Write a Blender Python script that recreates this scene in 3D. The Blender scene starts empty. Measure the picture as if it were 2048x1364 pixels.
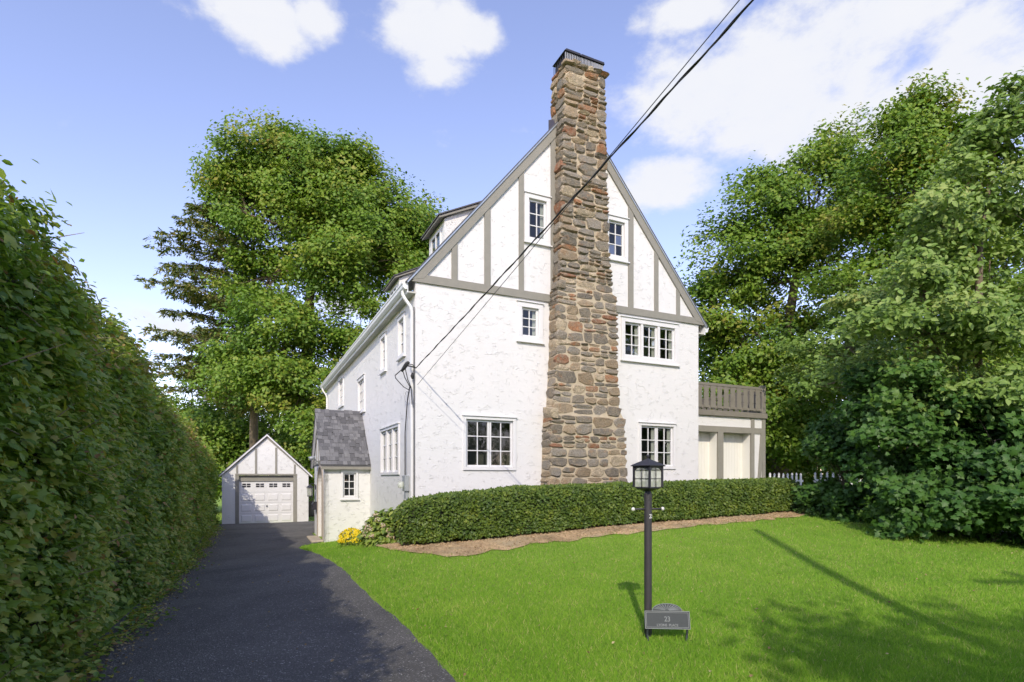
import bpy, bmesh, math, random
import numpy as np
from mathutils import Vector, Matrix
R = math.radians
scene = bpy.context.scene
COL = scene.collection

# ------------------------------------------------------------------ camera, sky, sun
EYE = 1.6
FPX, HZN, CXP = 1123.0, 955.0, 1024.0          # focal length, horizon, centre in photo pixels
cam = bpy.data.cameras.new('camera')
cam.lens = 36.0 * FPX / 2048.0; cam.sensor_width = 36.0
cam.shift_y = (HZN - 682.0) / 2048.0
cam.clip_start = 0.05; cam.clip_end = 2000
camo = bpy.data.objects.new('camera', cam); COL.objects.link(camo)
camo.location = (0, 0, EYE); camo.rotation_euler = (R(90), 0, 0)
scene.camera = camo

SUN_EL = R(35.0); SUN_DX = 0.12                 # light travels along (SUN_DX, 1)
ld = Vector((SUN_DX, 1, 0)).normalized() * math.cos(SUN_EL) + Vector((0, 0, -math.sin(SUN_EL)))
sun = bpy.data.lights.new('sun', 'SUN'); sun.energy = 3.2; sun.angle = R(0.53); sun.color = (1, .90, .72)
suno = bpy.data.objects.new('sun', sun); COL.objects.link(suno)
suno.rotation_euler = ld.to_track_quat('-Z', 'Y').to_euler(); suno.location = (-3, -20, 30)

world = bpy.data.worlds.new('World'); scene.world = world; world.use_nodes = True
wt = world.node_tree; wt.nodes.clear()
def wn(t, **kw):
    n = wt.nodes.new(t)
    for k, v in kw.items(): setattr(n, k, v)
    return n
def wl(a, b): wt.links.new(a, b)
sky = wn('ShaderNodeTexSky', sky_type='NISHITA', sun_disc=False, sun_elevation=SUN_EL)
sky.sun_rotation = math.atan2(-SUN_DX, -1.0)
sky.air_density = 1.0; sky.dust_density = 0.3; sky.ozone_density = 3.0
tint = wn('ShaderNodeMix', data_type='RGBA', blend_type='MULTIPLY'); tint.inputs[0].default_value = 1
tint.inputs[7].default_value = (3.35, 2.50, 2.50, 1); wl(sky.outputs[0], tint.inputs[6])
tc = wn('ShaderNodeTexCoord')
def wmath(op, a, b=None, c=None):
    n = wn('ShaderNodeMath', operation=op)
    for i, v in enumerate((a, b, c)):
        if v is None: continue
        if isinstance(v, (int, float)): n.inputs[i].default_value = v
        else: wl(v, n.inputs[i])
    return n.outputs[0]
# cumulus banks: direction centres (azimuth/height), widths; noise breaks their edges
def cdir(px, py):
    return Vector(((px - CXP) / FPX, 1.0, (HZN - py) / FPX)).normalized()
CL = [(530, 40, .105, .050), (630, 40, .05, .045), (850, 75, .11, .065), (880, 140, .085, .032), (960, 75, .05, .035), (1440, 190, .20, .10), (1600, 160, .26, .13),
      (1700, 60, .17, .075), (1560, 260, .20, .07), (1340, 360, .135, .055), (1900, 170, .15, .10), (1400, 20, .10, .03), (1950, 60, .05, .04),
      (300, 640, .10, .035), (700, 600, .07, .05), (-700, 100, .22, .1), (-900, 450, .16, .06), (2500, 250, .3, .12),
      (2900, 100, .2, .09)]
acc = None
for (px, py, rw, rh) in CL:
    c = cdir(px, py); rt = Vector((c.y, -c.x, 0)).normalized(); up = rt.cross(c)
    s = wn('ShaderNodeVectorMath', operation='SUBTRACT'); wl(tc.outputs['Generated'], s.inputs[0]); s.inputs[1].default_value = c
    d1 = wn('ShaderNodeVectorMath', operation='DOT_PRODUCT'); wl(s.outputs[0], d1.inputs[0]); d1.inputs[1].default_value = rt / (rw * .86)
    d2 = wn('ShaderNodeVectorMath', operation='DOT_PRODUCT'); wl(s.outputs[0], d2.inputs[0]); d2.inputs[1].default_value = up / (rh * .9)
    d3 = wn('ShaderNodeVectorMath', operation='DOT_PRODUCT'); wl(s.outputs[0], d3.inputs[0]); d3.inputs[1].default_value = c / .35
    q = wmath('ADD', wmath('ADD', wmath('MULTIPLY', d1.outputs[1], d1.outputs[1]), wmath('MULTIPLY', d2.outputs[1], d2.outputs[1])),
              wmath('MULTIPLY', d3.outputs[1], d3.outputs[1]))
    g = wmath('EXPONENT', wmath('MULTIPLY', q, -1.0))
    acc = g if acc is None else wmath('MAXIMUM', acc, g)
nz = wn('ShaderNodeTexNoise'); nz.inputs['Scale'].default_value = 8.5; nz.inputs['Detail'].default_value = 9; nz.inputs['Roughness'].default_value = .62
mp = wn('ShaderNodeMapping'); mp.inputs['Scale'].default_value = (1, 1, 1.7); wl(tc.outputs['Generated'], mp.inputs[0]); wl(mp.outputs[0], nz.inputs['Vector'])
nb = wn('ShaderNodeTexNoise'); nb.inputs['Scale'].default_value = 2.2; nb.inputs['Detail'].default_value = 3
mb_ = wn('ShaderNodeMapping'); mb_.inputs['Scale'].default_value = (1, 1, 2.2); mb_.inputs['Location'].default_value = (3.1, 1.7, .4)
wl(tc.outputs['Generated'], mb_.inputs[0]); wl(mb_.outputs[0], nb.inputs['Vector'])
glob = wmath('MULTIPLY', wmath('MAXIMUM', wmath('SUBTRACT', nb.outputs[0], .66), 0.0), 2.0)
dens = wmath('ADD', wmath('ADD', acc, glob), wmath('MULTIPLY', wmath('SUBTRACT', nz.outputs[0], .5), 1.9))
mr = wn('ShaderNodeMapRange', interpolation_type='SMOOTHSTEP'); mr.inputs['From Min'].default_value = .30; mr.inputs['From Max'].default_value = .85
wl(dens, mr.inputs['Value'])
cloudc = wn('ShaderNodeMix', data_type='RGBA'); cloudc.inputs[6].default_value = (6.8, 7.0, 7.7, 1); cloudc.inputs[7].default_value = (7.6, 7.6, 7.7, 1)
wl(nz.outputs[0], cloudc.inputs[0])
mixc = wn('ShaderNodeMix', data_type='RGBA'); wl(wmath('MULTIPLY', mr.outputs[0], .96), mixc.inputs[0]); wl(tint.outputs[2], mixc.inputs[6]); wl(cloudc.outputs[2], mixc.inputs[7])
bg = wn('ShaderNodeBackground'); bg.inputs[1].default_value = 0.105; wl(mixc.outputs[2], bg.inputs[0])
wo = wn('ShaderNodeOutputWorld'); wl(bg.outputs[0], wo.inputs[0])
vs = scene.view_settings; vs.view_transform = 'Standard'; vs.look = 'None'; vs.exposure = 0.27; vs.gamma = 1.0; vs.use_curve_mapping = False

# ------------------------------------------------------------------ frames of reference
AX = np.array([2386.0, 1123.0]); AX /= np.linalg.norm(AX)      # along the gable wall
BX = np.array([-AX[1], AX[0]])                                 # along the side wall, away from the street
P0 = 12.5 * np.array([(831 - 1024) / FPX, 1.0])                # near corner of the house
HROT = math.atan2(AX[1], AX[0])
def hw(s, t):                                                  # house coordinates -> world xy
    return P0 + s * AX + t * BX
def wh(x, y):
    r = np.stack([np.asarray(x) - P0[0], np.asarray(y) - P0[1]], -1)
    return r @ AX, r @ BX
def at(px, py, d):                                             # a point seen at that photo position, d metres out
    return np.array([(px - CXP) / FPX * d, d, EYE + (HZN - py) / FPX * d])

# terrain: smooth surface through surveyed spot heights
cp = [(0, 0, 0), (-3, 0, 0), (4, 0, 0), (-3.3, 4.4, 0), (0, 4.4, 0), (4, 4.4, .02), (1.38, 5.67, 0), (9.5, 10.5, .25), (14, 9, .25),
      (-30, 40, -1), (25, 40, .6), (0, 60, -.8), (-30, 0, -.3), (30, 0, 0), (0, -20, 0), (-25, -20, 0), (25, -20, 0)]
for s, t, z in [(-3, -2, -.08), (-1.34, 5.14, -.32), (0, 5.14, -.2), (-4.46, 17, -.57), (-.68, 17, -.56), (-.6, -1.9, .28), (10.3, -1.9, .70), (4, -1.9, .5),
                (0, 0, .2), (8.25, 0, .62), (12, 1, .75), (-3, 8, -.33), (-2.1, 3.5, -.27), (1.5, -4.5, .14), (6, -4.5, .40)]:
    p = hw(s, t); cp.append((p[0], p[1], z))
cp = np.array(cp, float)
def _tps(d2): return np.where(d2 > 1e-9, d2 * np.log(np.maximum(d2, 1e-9)), 0)
_n = len(cp); _K = _tps(((cp[:, None, :2] - cp[None, :, :2]) ** 2).sum(-1)) + np.eye(_n) * .5
_P = np.c_[np.ones(_n), cp[:, :2]]
_sol = np.linalg.solve(np.block([[_K, _P], [_P.T, np.zeros((3, 3))]]), np.r_[cp[:, 2], 0, 0, 0])
def H(x, y):
    x = np.clip(np.asarray(x, float), -35, 32); y = np.clip(np.asarray(y, float), -22, 58); sh = x.shape
    q = np.stack([x.ravel(), y.ravel()], -1); out = np.empty(len(q))
    for i in range(0, len(q), 20000):
        k = _tps(((q[i:i + 20000, None] - cp[None, :, :2]) ** 2).sum(-1))
        out[i:i + 20000] = k @ _sol[:_n] + _sol[_n] + q[i:i + 20000] @ _sol[_n + 1:]
    return out.reshape(sh)
def gnd(px, py):                                               # where the sight line meets the ground
    z = 0.0
    for _ in range(40):
        d = FPX * (EYE - z) / (py - HZN); x = (px - CXP) / FPX * d; z = z * .5 + .5 * float(H(x, d))
    return np.array([x, d, z])

# ------------------------------------------------------------------ material helpers
def new_mat(name):
    m = bpy.data.materials.new(name); m.use_nodes = True; nt = m.node_tree
    return m, nt, nt.nodes['Principled BSDF'], nt.nodes['Material Output']
class NT:
    def __init__(s, nt): s.nt = nt
    def n(s, t, **kw):
        o = s.nt.nodes.new(t)
        for k, v in kw.items():
            if k.startswith('i_'): o.inputs[k[2:].replace('_', ' ')].default_value = v
            else: setattr(o, k, v)
        return o
    def l(s, a, b): s.nt.links.new(a, b)
    def noise(s, scale, detail=4, rough=.5, vec=None):
        o = s.n('ShaderNodeTexNoise'); o.inputs['Scale'].default_value = scale; o.inputs['Detail'].default_value = detail; o.inputs['Roughness'].default_value = rough
        if vec: s.l(vec, o.inputs['Vector'])
        return o.outputs[0]
    def pos(s, scale=(1, 1, 1)):
        g = s.n('ShaderNodeNewGeometry'); m = s.n('ShaderNodeMapping'); m.inputs['Scale'].default_value = scale; s.l(g.outputs['Position'], m.inputs[0]); return m.outputs[0]
    def ramp(s, fac, stops, interp='LINEAR'):
        r = s.n('ShaderNodeValToRGB'); cr = r.color_ramp; cr.interpolation = interp
        while len(cr.elements) < len(stops): cr.elements.new(.5)
        for e, (p, c) in zip(cr.elements, stops): e.position = p; e.color = (*c, 1) if len(c) == 3 else c
        s.l(fac, r.inputs[0]); return r.outputs[0]
    def math(s, op, a, b=None, c=None):
        n = s.n('ShaderNodeMath', operation=op)
        for i, v in enumerate((a, b, c)):
            if v is None: continue
            if isinstance(v, (int, float)): n.inputs[i].default_value = v
            else: s.l(v, n.inputs[i])
        return n.outputs[0]
    def mix(s, fac, a, b, mode='MIX'):
        n = s.n('ShaderNodeMix', data_type='RGBA', blend_type=mode)
        for i, v in ((0, fac), (6, a), (7, b)):
            if isinstance(v, (int, float)): n.inputs[i].default_value = v
            elif isinstance(v, tuple): n.inputs[i].default_value = (*v, 1)
            else: s.l(v, n.inputs[i])
        return n.outputs[2]
    def bump(s, h, dist, strength=1.0, normal=None):
        b = s.n('ShaderNodeBump'); b.inputs['Distance'].default_value = dist; b.inputs['Strength'].default_value = strength; s.l(h, b.inputs['Height'])
        if normal: s.l(normal, b.inputs['Normal'])
        return b.outputs[0]
def simple(name, col, rough=.5, metal=0, var=.12, vscale=3, bump=0, bscale=60, spec=.5):
    m, nt, p, o = new_mat(name); k = NT(nt); P = k.pos()
    n = k.noise(vscale, 5, .6, P)
    c = k.mix(n, tuple(x * (1 - var) for x in col), tuple(min(1, x * (1 + var)) for x in col)); k.l(c, p.inputs['Base Color'])
    p.inputs['Roughness'].default_value = rough; p.inputs['Metallic'].default_value = metal; p.inputs['Specular IOR Level'].default_value = spec
    if bump: k.l(k.bump(k.noise(bscale, 4, .6, P), bump), p.inputs['Normal'])
    return m
M = {}
M['trim'] = simple('white_trim_paint', (.68, .68, .68), .45, var=.05)
M['timber'] = simple('taupe_timber_paint', (.245, .235, .20), .7, var=.14, vscale=6, bump=.004, bscale=45)
M['railpaint'] = simple('taupe_rail_paint', (.20, .185, .155), .7, var=.2, vscale=5, bump=.003, bscale=50)
M['panel'] = simple('cream_panel_paint', (.74, .73, .68), .55, var=.05)
M['soffit'] = simple('weathered_soffit_paint', (.52, .51, .46), .7, var=.3, vscale=7)
M['gutter'] = simple('white_gutter_metal', (.74, .75, .75), .4, var=.1, vscale=5)
M['flash'] = simple('lead_flashing', (.09, .075, .085), .5, .3)
M['edge'] = simple('drip_edge_metal', (.42, .46, .50), .4, .5)
M['black'] = simple('black_metal', (.035, .034, .042), .5, .2, var=.25, vscale=20)
M['post'] = simple('charcoal_post_paint', (.048, .045, .050), .55, .1, var=.3, vscale=12, bump=.001, bscale=120)
M['capgrey'] = simple('grey_cap_mesh', (.40, .41, .42), .5, .4)
M['knob'] = simple('white_knob', (.7, .7, .68), .4)
M['plaque'] = simple('pewter_plaque', (.034, .043, .050), .6, 0, var=.25, vscale=30)
M['plaque_hi'] = simple('pewter_raised', (.20, .22, .23), .55, 0, var=.2, vscale=40)
M['cable'] = simple('black_cable_sheath', (.02, .02, .02), .6)
M['wire'] = simple('grey_wire', (.05, .05, .05), .6)
M['meter'] = simple('grey_meter_box', (.33, .36, .38), .5, .2)
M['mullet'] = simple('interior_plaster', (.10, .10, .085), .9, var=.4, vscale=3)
M['curtain'] = simple('curtain_cloth', (.55, .55, .50), .9, var=.1)
M['door'] = simple('tan_door_paint', (.36, .31, .26), .5, var=.08)
M['stoop'] = simple('stoop_concrete', (.42, .36, .27), .9, var=.3, vscale=8)
M['pole'] = simple('pole_wood', (.12, .08, .05), .9, var=.3, vscale=4, bump=.01, bscale=20)

def stucco(name, amp, col=(.80, .80, .79)):
    m, nt, p, o = new_mat(name); k = NT(nt); P = k.pos()
    w = k.n('ShaderNodeTexNoise'); w.inputs['Scale'].default_value = 2.2; w.inputs['Detail'].default_value = 2; k.l(P, w.inputs['Vector'])
    v = k.n('ShaderNodeVectorMath', operation='MULTIPLY_ADD'); k.l(w.outputs['Color'], v.inputs[0]); v.inputs[1].default_value = (.35, .35, .35); k.l(P, v.inputs[2])
    vm = k.n('ShaderNodeMapping'); vm.inputs['Scale'].default_value = (1, 1, 2.1); k.l(v.outputs[0], vm.inputs[0])
    a = k.noise(3.4, 2, .5, vm.outputs[0])
    sp = k.math('MULTIPLY', a, 8.0); fr = k.math('FRACT', sp)              # trowel passes: a saw-tooth of overlapping sweeps
    saw = k.math('POWER', fr, 9.0)
    mask = k.ramp(k.noise(5.2, 2, .5, k.pos((1.1, 1.1, 1.5))), [(.50, (0, 0, 0)), (.60, (1, 1, 1))])
    ridg = k.math('MULTIPLY', saw, mask)
    fine = k.noise(26, 5, .65, P); mid = k.noise(7, 4, .6, k.pos((1, 1, 1.7)))
    hgt = k.math('ADD', k.math('ADD', k.math('MULTIPLY', ridg, 1.0), k.math('MULTIPLY', mid, .55)), k.math('MULTIPLY', fine, .35))
    k.l(k.bump(hgt, amp), p.inputs['Normal'])
    st = k.noise(.55, 5, .6, k.pos((1, 1, .5)))
    c = k.mix(st, tuple(x * .95 for x in col), tuple(min(1, x * 1.03) for x in col))
    stk = k.ramp(k.noise(3.0, 5, .6, k.pos((1, 1, .12))), [(.58, (0, 0, 0)), (.8, (.18, .18, .18))]); c = k.mix(stk, c, tuple(x * y for x, y in zip(col, (.80, .79, .74))))   # rain streaks
    k.l(c, p.inputs['Base Color']); p.inputs['Roughness'].default_value = .85; p.inputs['Specular IOR Level'].default_value = .25
    return m
M['stucco'] = stucco('white_trowelled_stucco', .0082, (.685, .685, .68))
M['stucco2'] = stucco('white_rough_stucco', .012, (.69, .69, .675))

def glass():
    m, nt, p, o = new_mat('window_glass'); k = NT(nt)
    fr = k.n('ShaderNodeFresnel'); fr.inputs[0].default_value = 1.5
    nrm = k.bump(k.noise(2.3, 2, .5, k.pos()), .004); k.l(nrm, fr.inputs['Normal'])
    gl = k.n('ShaderNodeBsdfGlossy'); gl.inputs['Roughness'].default_value = .02; k.l(nrm, gl.inputs['Normal'])
    tr = k.n('ShaderNodeBsdfTransparent'); tr.inputs[0].default_value = (.82, .86, .84, 1)
    ms = k.n('ShaderNodeMixShader'); k.l(k.math('MINIMUM', k.math('MULTIPLY_ADD', fr.outputs[0], 1.1, .02), .32), ms.inputs[0]); k.l(tr.outputs[0], ms.inputs[1]); k.l(gl.outputs[0], ms.inputs[2])
    k.l(ms.outputs[0], o.inputs[0]); return m
M['glass'] = glass()
def lantern_glass():
    m, nt, p, o = new_mat('seeded_lantern_glass'); k = NT(nt)
    p.inputs['Base Color'].default_value = (.82, .85, .78, 1); p.inputs['Roughness'].default_value = .15
    tr = k.n('ShaderNodeBsdfTransparent'); tr.inputs[0].default_value = (.9, .92, .86, 1)
    ms = k.n('ShaderNodeMixShader'); ms.inputs[0].default_value = .38; k.l(tr.outputs[0], ms.inputs[1]); k.l(p.outputs[0], ms.inputs[2]); k.l(ms.outputs[0], o.inputs[0])
    k.l(k.bump(k.noise(90, 2, .5, k.pos((1, 1, .25))), .004), p.inputs['Normal']); return m
M['lglass'] = lantern_glass()

def shingle(name):
    m, nt, p, o = new_mat(name); k = NT(nt); P = k.pos()
    oi = k.n('ShaderNodeObjectInfo')
    c = k.ramp(oi.outputs['Random'], [(0, (.085, .085, .090)), (.5, (.13, .13, .136)), (1, (.185, .185, .19))])
    g = k.noise(170, 3, .7, P)
    k.l(k.mix(.45, c, k.ramp(g, [(.3, (.35, .35, .35)), (.7, (1.5, 1.5, 1.5))]), 'MULTIPLY'), p.inputs['Base Color'])
    k.l(k.bump(g, .004), p.inputs['Normal']); p.inputs['Roughness'].default_value = .95; return m
M['shingle'] = shingle('asphalt_shingle')
M['roof'] = simple('dark_roof_shingle', (.10, .10, .108), .95, var=.35, vscale=12, bump=.006, bscale=40)

def stone():
    m, nt, p, o = new_mat('fieldstone'); k = NT(nt); P = k.pos()
    oi = k.n('ShaderNodeObjectInfo'); g = k.n('ShaderNodeNewGeometry')
    f = k.math('FRACT', k.math('ADD', k.math('MULTIPLY', oi.outputs['Random'], 7.13), k.math('MULTIPLY', g.outputs['Random Per Island'], 3.7)))
    base = k.ramp(f, [(0, (.19, .17, .14)), (.14, (.30, .27, .225)), (.28, (.235, .21, .17)), (.41, (.38, .295, .195)), (.54, (.30, .23, .15)), (.64, (.37, .19, .10)),
                      (.73, (.29, .14, .08)), (.80, (.52, .43, .30)), (.89, (.255, .235, .20)), (1, (.46, .41, .33))], 'CONSTANT')
    n1 = k.noise(7, 6, .65, P); n2 = k.noise(30, 5, .6, k.pos((1, 1, 2.2)))
    c = k.mix(k.ramp(n1, [(.42, (0, 0, 0)), (.62, (1, 1, 1))]), base, (.30, .25, .18))
    c = k.mix(.72, base, c)
    c = k.mix(k.ramp(k.noise(4.5, 3, .5, k.pos((1, 1, 1.5))), [(.6, (0, 0, 0)), (.68, (.36, .36, .36))]), c, (.34, .19, .09))     # iron staining
    c = k.mix(.8, c, k.ramp(n2, [(.28, (.5, .5, .5)), (.72, (1.45, 1.45, 1.45))]), 'MULTIPLY')
    k.l(c, p.inputs['Base Color']); p.inputs['Roughness'].default_value = .9; p.inputs['Specular IOR Level'].default_value = .25
    k.l(k.bump(k.math('ADD', n1, k.math('MULTIPLY', n2, .7)), .055), p.inputs['Normal']); return m
M['stone'] = stone()
M['mortar'] = simple('sandy_mortar', (.45, .38, .27), .95, var=.3, vscale=9, bump=.012, bscale=50)

def asphalt():
    m, nt, p, o = new_mat('asphalt'); k = NT(nt); P = k.pos()
    sp = k.n('ShaderNodeTexVoronoi'); sp.inputs['Scale'].default_value = 95; k.l(P, sp.inputs['Vector'])
    r = k.ramp(sp.outputs['Color'], [(.0, (.072, .070, .066)), (.72, (.108, .105, .100)), (.86, (.19, .185, .175)), (.95, (.44, .43, .41))])
    big = k.ramp(k.noise(.7, 5, .6, P), [(.3, (.72, .72, .73)), (.7, (1.3, 1.28, 1.25))])
    c = k.mix(1, r, big, 'MULTIPLY'); k.l(c, p.inputs['Base Color']); p.inputs['Roughness'].default_value = .8; p.inputs['Specular IOR Level'].default_value = .35
    h = k.math('ADD', k.math('MULTIPLY', sp.outputs['Distance'], 1.0), k.noise(160, 3, .6, P)); k.l(k.bump(h, .006), p.inputs['Normal']); return m
M['asphalt'] = asphalt()
def lawn_ground():
    m, nt, p, o = new_mat('lawn_soil'); k = NT(nt); P = k.pos()
    a = k.noise(1.2, 5, .6, P); b = k.noise(38, 4, .7, P)
    c = k.mix(a, (.21, .33, .045), (.27, .39, .065)); c = k.mix(k.ramp(b, [(.45, (0, 0, 0)), (.75, (.7, .7, .7))]), c, (.085, .11, .03))
    k.l(c, p.inputs['Base Color']); p.inputs['Roughness'].default_value = 1; p.inputs['Specular IOR Level'].default_value = .1
    k.l(k.bump(b, .03), p.inputs['Normal']); return m
M['lawn'] = lawn_ground()
def mulch():
    m, nt, p, o = new_mat('pine_needle_mulch'); k = NT(nt); P = k.pos()
    b = k.noise(22, 6, .75, k.pos((1, 2.2, 1))); a = k.noise(2.2, 4, .6, P)
    c = k.ramp(b, [(.28, (.30, .18, .085)), (.5, (.58, .40, .21)), (.72, (.78, .60, .36))]); c = k.mix(k.ramp(a, [(.42, (0, 0, 0)), (.66, (.75, .75, .75))]), c, (.22, .145, .075)); c = k.mix(k.ramp(k.noise(1.1, 3, .5, P), [(.5, (0, 0, 0)), (.7, (.5, .5, .5))]), c, (.60, .50, .30))
    k.l(c, p.inputs['Base Color']); p.inputs['Roughness'].default_value = 1; k.l(k.bump(b, .03), p.inputs['Normal']); return m
M['mulch'] = mulch()
def leaf(name, cols, trans=.3, rough=.5, spec=.35):
    m, nt, p, o = new_mat(name); k = NT(nt)
    a = k.n('ShaderNodeAttribute'); a.attribute_name = 'rnd'
    n = len(cols); c = k.ramp(a.outputs['Fac'], [(i / (n - 1), cc) for i, cc in enumerate(cols)])
    k.l(c, p.inputs['Base Color']); p.inputs['Roughness'].default_value = rough; p.inputs['Specular IOR Level'].default_value = spec
    t = k.n('ShaderNodeBsdfTranslucent'); k.l(k.mix(1, c, (1.25, 1.35, .6), 'MULTIPLY'), t.inputs[0])
    ms = k.n('ShaderNodeMixShader'); ms.inputs[0].default_value = trans; k.l(p.outputs[0], ms.inputs[1]); k.l(t.outputs[0], ms.inputs[2]); k.l(ms.outputs[0], o.inputs[0]); return m
M['maple'] = leaf('maple_leaf', [(.058, .130, .014), (.098, .190, .020), (.140, .245, .025), (.190, .280, .030), (.26, .28, .04), (.29, .23, .05)])
M['mapledark'] = leaf('deep_maple_leaf', [(.032, .085, .016), (.050, .125, .022), (.080, .170, .028), (.14, .225, .036)])
M['dogwood'] = leaf('dogwood_leaf', [(.07, .13, .02), (.12, .21, .035), (.19, .29, .06), (.28, .36, .10), (.32, .33, .08)], .25)
M['hemlock'] = leaf('hemlock_needle', [(0.063, 0.105, 0.026), (0.105, 0.158, 0.032), (0.178, 0.200, 0.042), (0.231, 0.189, 0.063)], .15, .6)
M['hedgeleaf'] = leaf('hedge_leaf', [(.080, .155, .028), (.135, .235, .044), (.190, .300, .052), (.28, .37, .065), (.40, .40, .09), (.33, .18, .08)], .40, .38, .4)
M['yew'] = leaf('yew_needle', [(.045, .088, .016), (.080, .135, .020), (.125, .185, .024), (.20, .24, .03)], .2, .5)
M['hyd'] = leaf('hydrangea_leaf', [(0.084, 0.151, 0.030), (0.151, 0.235, 0.042), (0.235, 0.319, 0.050), (0.336, 0.370, 0.084)], .25, .45)
M['hydfl'] = leaf('hydrangea_flower', [(.55, .38, .25), (.65, .52, .38), (.6, .55, .42)], .2)
M['mum'] = leaf('yellow_chrysanthemum', [(.80, .58, .01), (.88, .70, .02), (.90, .78, .05)], .15)
M['ivy'] = leaf('ivy_leaf', [(0.022, 0.050, 0.014), (0.039, 0.077, 0.020), (0.063, 0.112, 0.025)], .15, .4)
M['blade'] = leaf('grass_blade', [(.120, .25, .026), (.185, .36, .036), (.255, .43, .045), (.37, .48, .10), (.52, .49, .22)], .35, .5)
M['litter'] = leaf('fallen_leaf', [(.26, .16, .07), (.42, .32, .17), (.20, .13, .06), (.50, .42, .22)], .1, .8)
M['bark'] = simple('grey_brown_bark', (.16, .125, .09), .95, var=.35, vscale=5, bump=.03, bscale=14)
M['twig'] = simple('twig_bark', (.11, .085, .055), .95, var=.3, vscale=10)
M['palewood'] = simple('pale_dry_wood', (.27, .21, .14), .95, var=.3, vscale=10)
M['hedgecore'] = simple('hedge_inner_shade', (.025, .032, .012), 1, var=.4, vscale=8)  # near-black core colour stands in for the shade inside the hedges

# ------------------------------------------------------------------ object helpers
def empty(name, loc=(0, 0, 0), rz=0):
    o = bpy.data.objects.new(name, None); COL.objects.link(o); o.location = loc; o.rotation_euler = (0, 0, rz); o.empty_display_size = .2; return o
def tag(o, label=None, cat=None, group=None, kind=None):
    for k, v in (('label', label), ('category', cat), ('group', group), ('kind', kind)):
        if v: o[k] = v
    return o
def link(name, me, mat=None, parent=None):
    o = bpy.data.objects.new(name, me); COL.objects.link(o)
    if mat is not None:
        me.materials.clear(); me.materials.append(M[mat] if isinstance(mat, str) else mat)
    if parent: o.parent = parent
    return o
class MB:                                                     # collects shapes, builds ONE mesh object
    def __init__(s): s.v = []; s.f = []
    def add(s, vs, fs):
        b = len(s.v); s.v += [tuple(v) for v in vs]; s.f += [tuple(i + b for i in f) for f in fs]; return s
    def box(s, x0, x1, y0, y1, z0, z1, fn=None):
        vs = [(x, y, z) for z in (z0, z1) for (x, y) in ((x0, y0), (x1, y0), (x1, y1), (x0, y1))]
        if fn: vs = [fn(*v) for v in vs]
        return s.add(vs, [(0, 3, 2, 1), (4, 5, 6, 7), (0, 1, 5, 4), (1, 2, 6, 5), (2, 3, 7, 6), (3, 0, 4, 7)])
    def prism(s, poly, lo, hi, fn):                           # poly in 2D, extruded lo..hi, fn(u,v,w)->xyz
        n = len(poly); vs = [fn(u, v, lo) for u, v in poly] + [fn(u, v, hi) for u, v in poly]
        return s.add(vs, [tuple(range(n))[::-1], tuple(range(n, 2 * n))] + [(i, (i + 1) % n, n + (i + 1) % n, n + i) for i in range(n)])
    def tube(s, pts, rad, sides=6, cap=True):
        pts = [Vector(p) for p in pts]; n = len(pts); rad = rad if hasattr(rad, '__len__') else [rad] * n
        vs = []; fs = []; u = None
        for i, p in enumerate(pts):
            d = (pts[min(i + 1, n - 1)] - pts[max(i - 1, 0)]).normalized()
            if u is None: u = d.orthogonal().normalized()
            u = (u - d * u.dot(d)); u = u.normalized() if u.length > 1e-6 else d.orthogonal().normalized()
            w = d.cross(u)
            vs += [p + (u * math.cos(2 * math.pi * j / sides) + w * math.sin(2 * math.pi * j / sides)) * rad[i] for j in range(sides)]
        for i in range(n - 1):
            for j in range(sides):
                k = (j + 1) % sides; fs.append((i * sides + j, i * sides + k, (i + 1) * sides + k, (i + 1) * sides + j))
        if cap: fs += [tuple(range(sides))[::-1], tuple(range((n - 1) * sides, n * sides))]
        return s.add(vs, fs)
    def lathe(s, prof, c=(0, 0, 0), sides=16):
        n = len(prof); vs = [(c[0] + r * math.cos(2 * math.pi * j / sides), c[1] + r * math.sin(2 * math.pi * j / sides), c[2] + z) for r, z in prof for j in range(sides)]
        fs = [(i * sides + j, i * sides + (j + 1) % sides, (i + 1) * sides + (j + 1) % sides, (i + 1) * sides + j) for i in range(n - 1) for j in range(sides)]
        return s.add(vs, fs + [tuple(range(sides))[::-1], tuple(range((n - 1) * sides, n * sides))])
    def build(s, name, mat, parent=None, smooth=False, bevel=0):
        me = bpy.data.meshes.new(name); me.from_pydata(s.v, [], s.f); me.update()
        bm = bmesh.new(); bm.from_mesh(me); bmesh.ops.recalc_face_normals(bm, faces=bm.faces)
        if bevel: bmesh.ops.bevel(bm, geom=[e for e in bm.edges if e.calc_face_angle(0) > .5], offset=bevel, segments=1, affect='EDGES', profile=.5)
        bm.to_mesh(me); bm.free()
        if smooth: me.polygons.foreach_set('use_smooth', [True] * len(me.polygons))
        return link(name, me, mat, parent)

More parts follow.
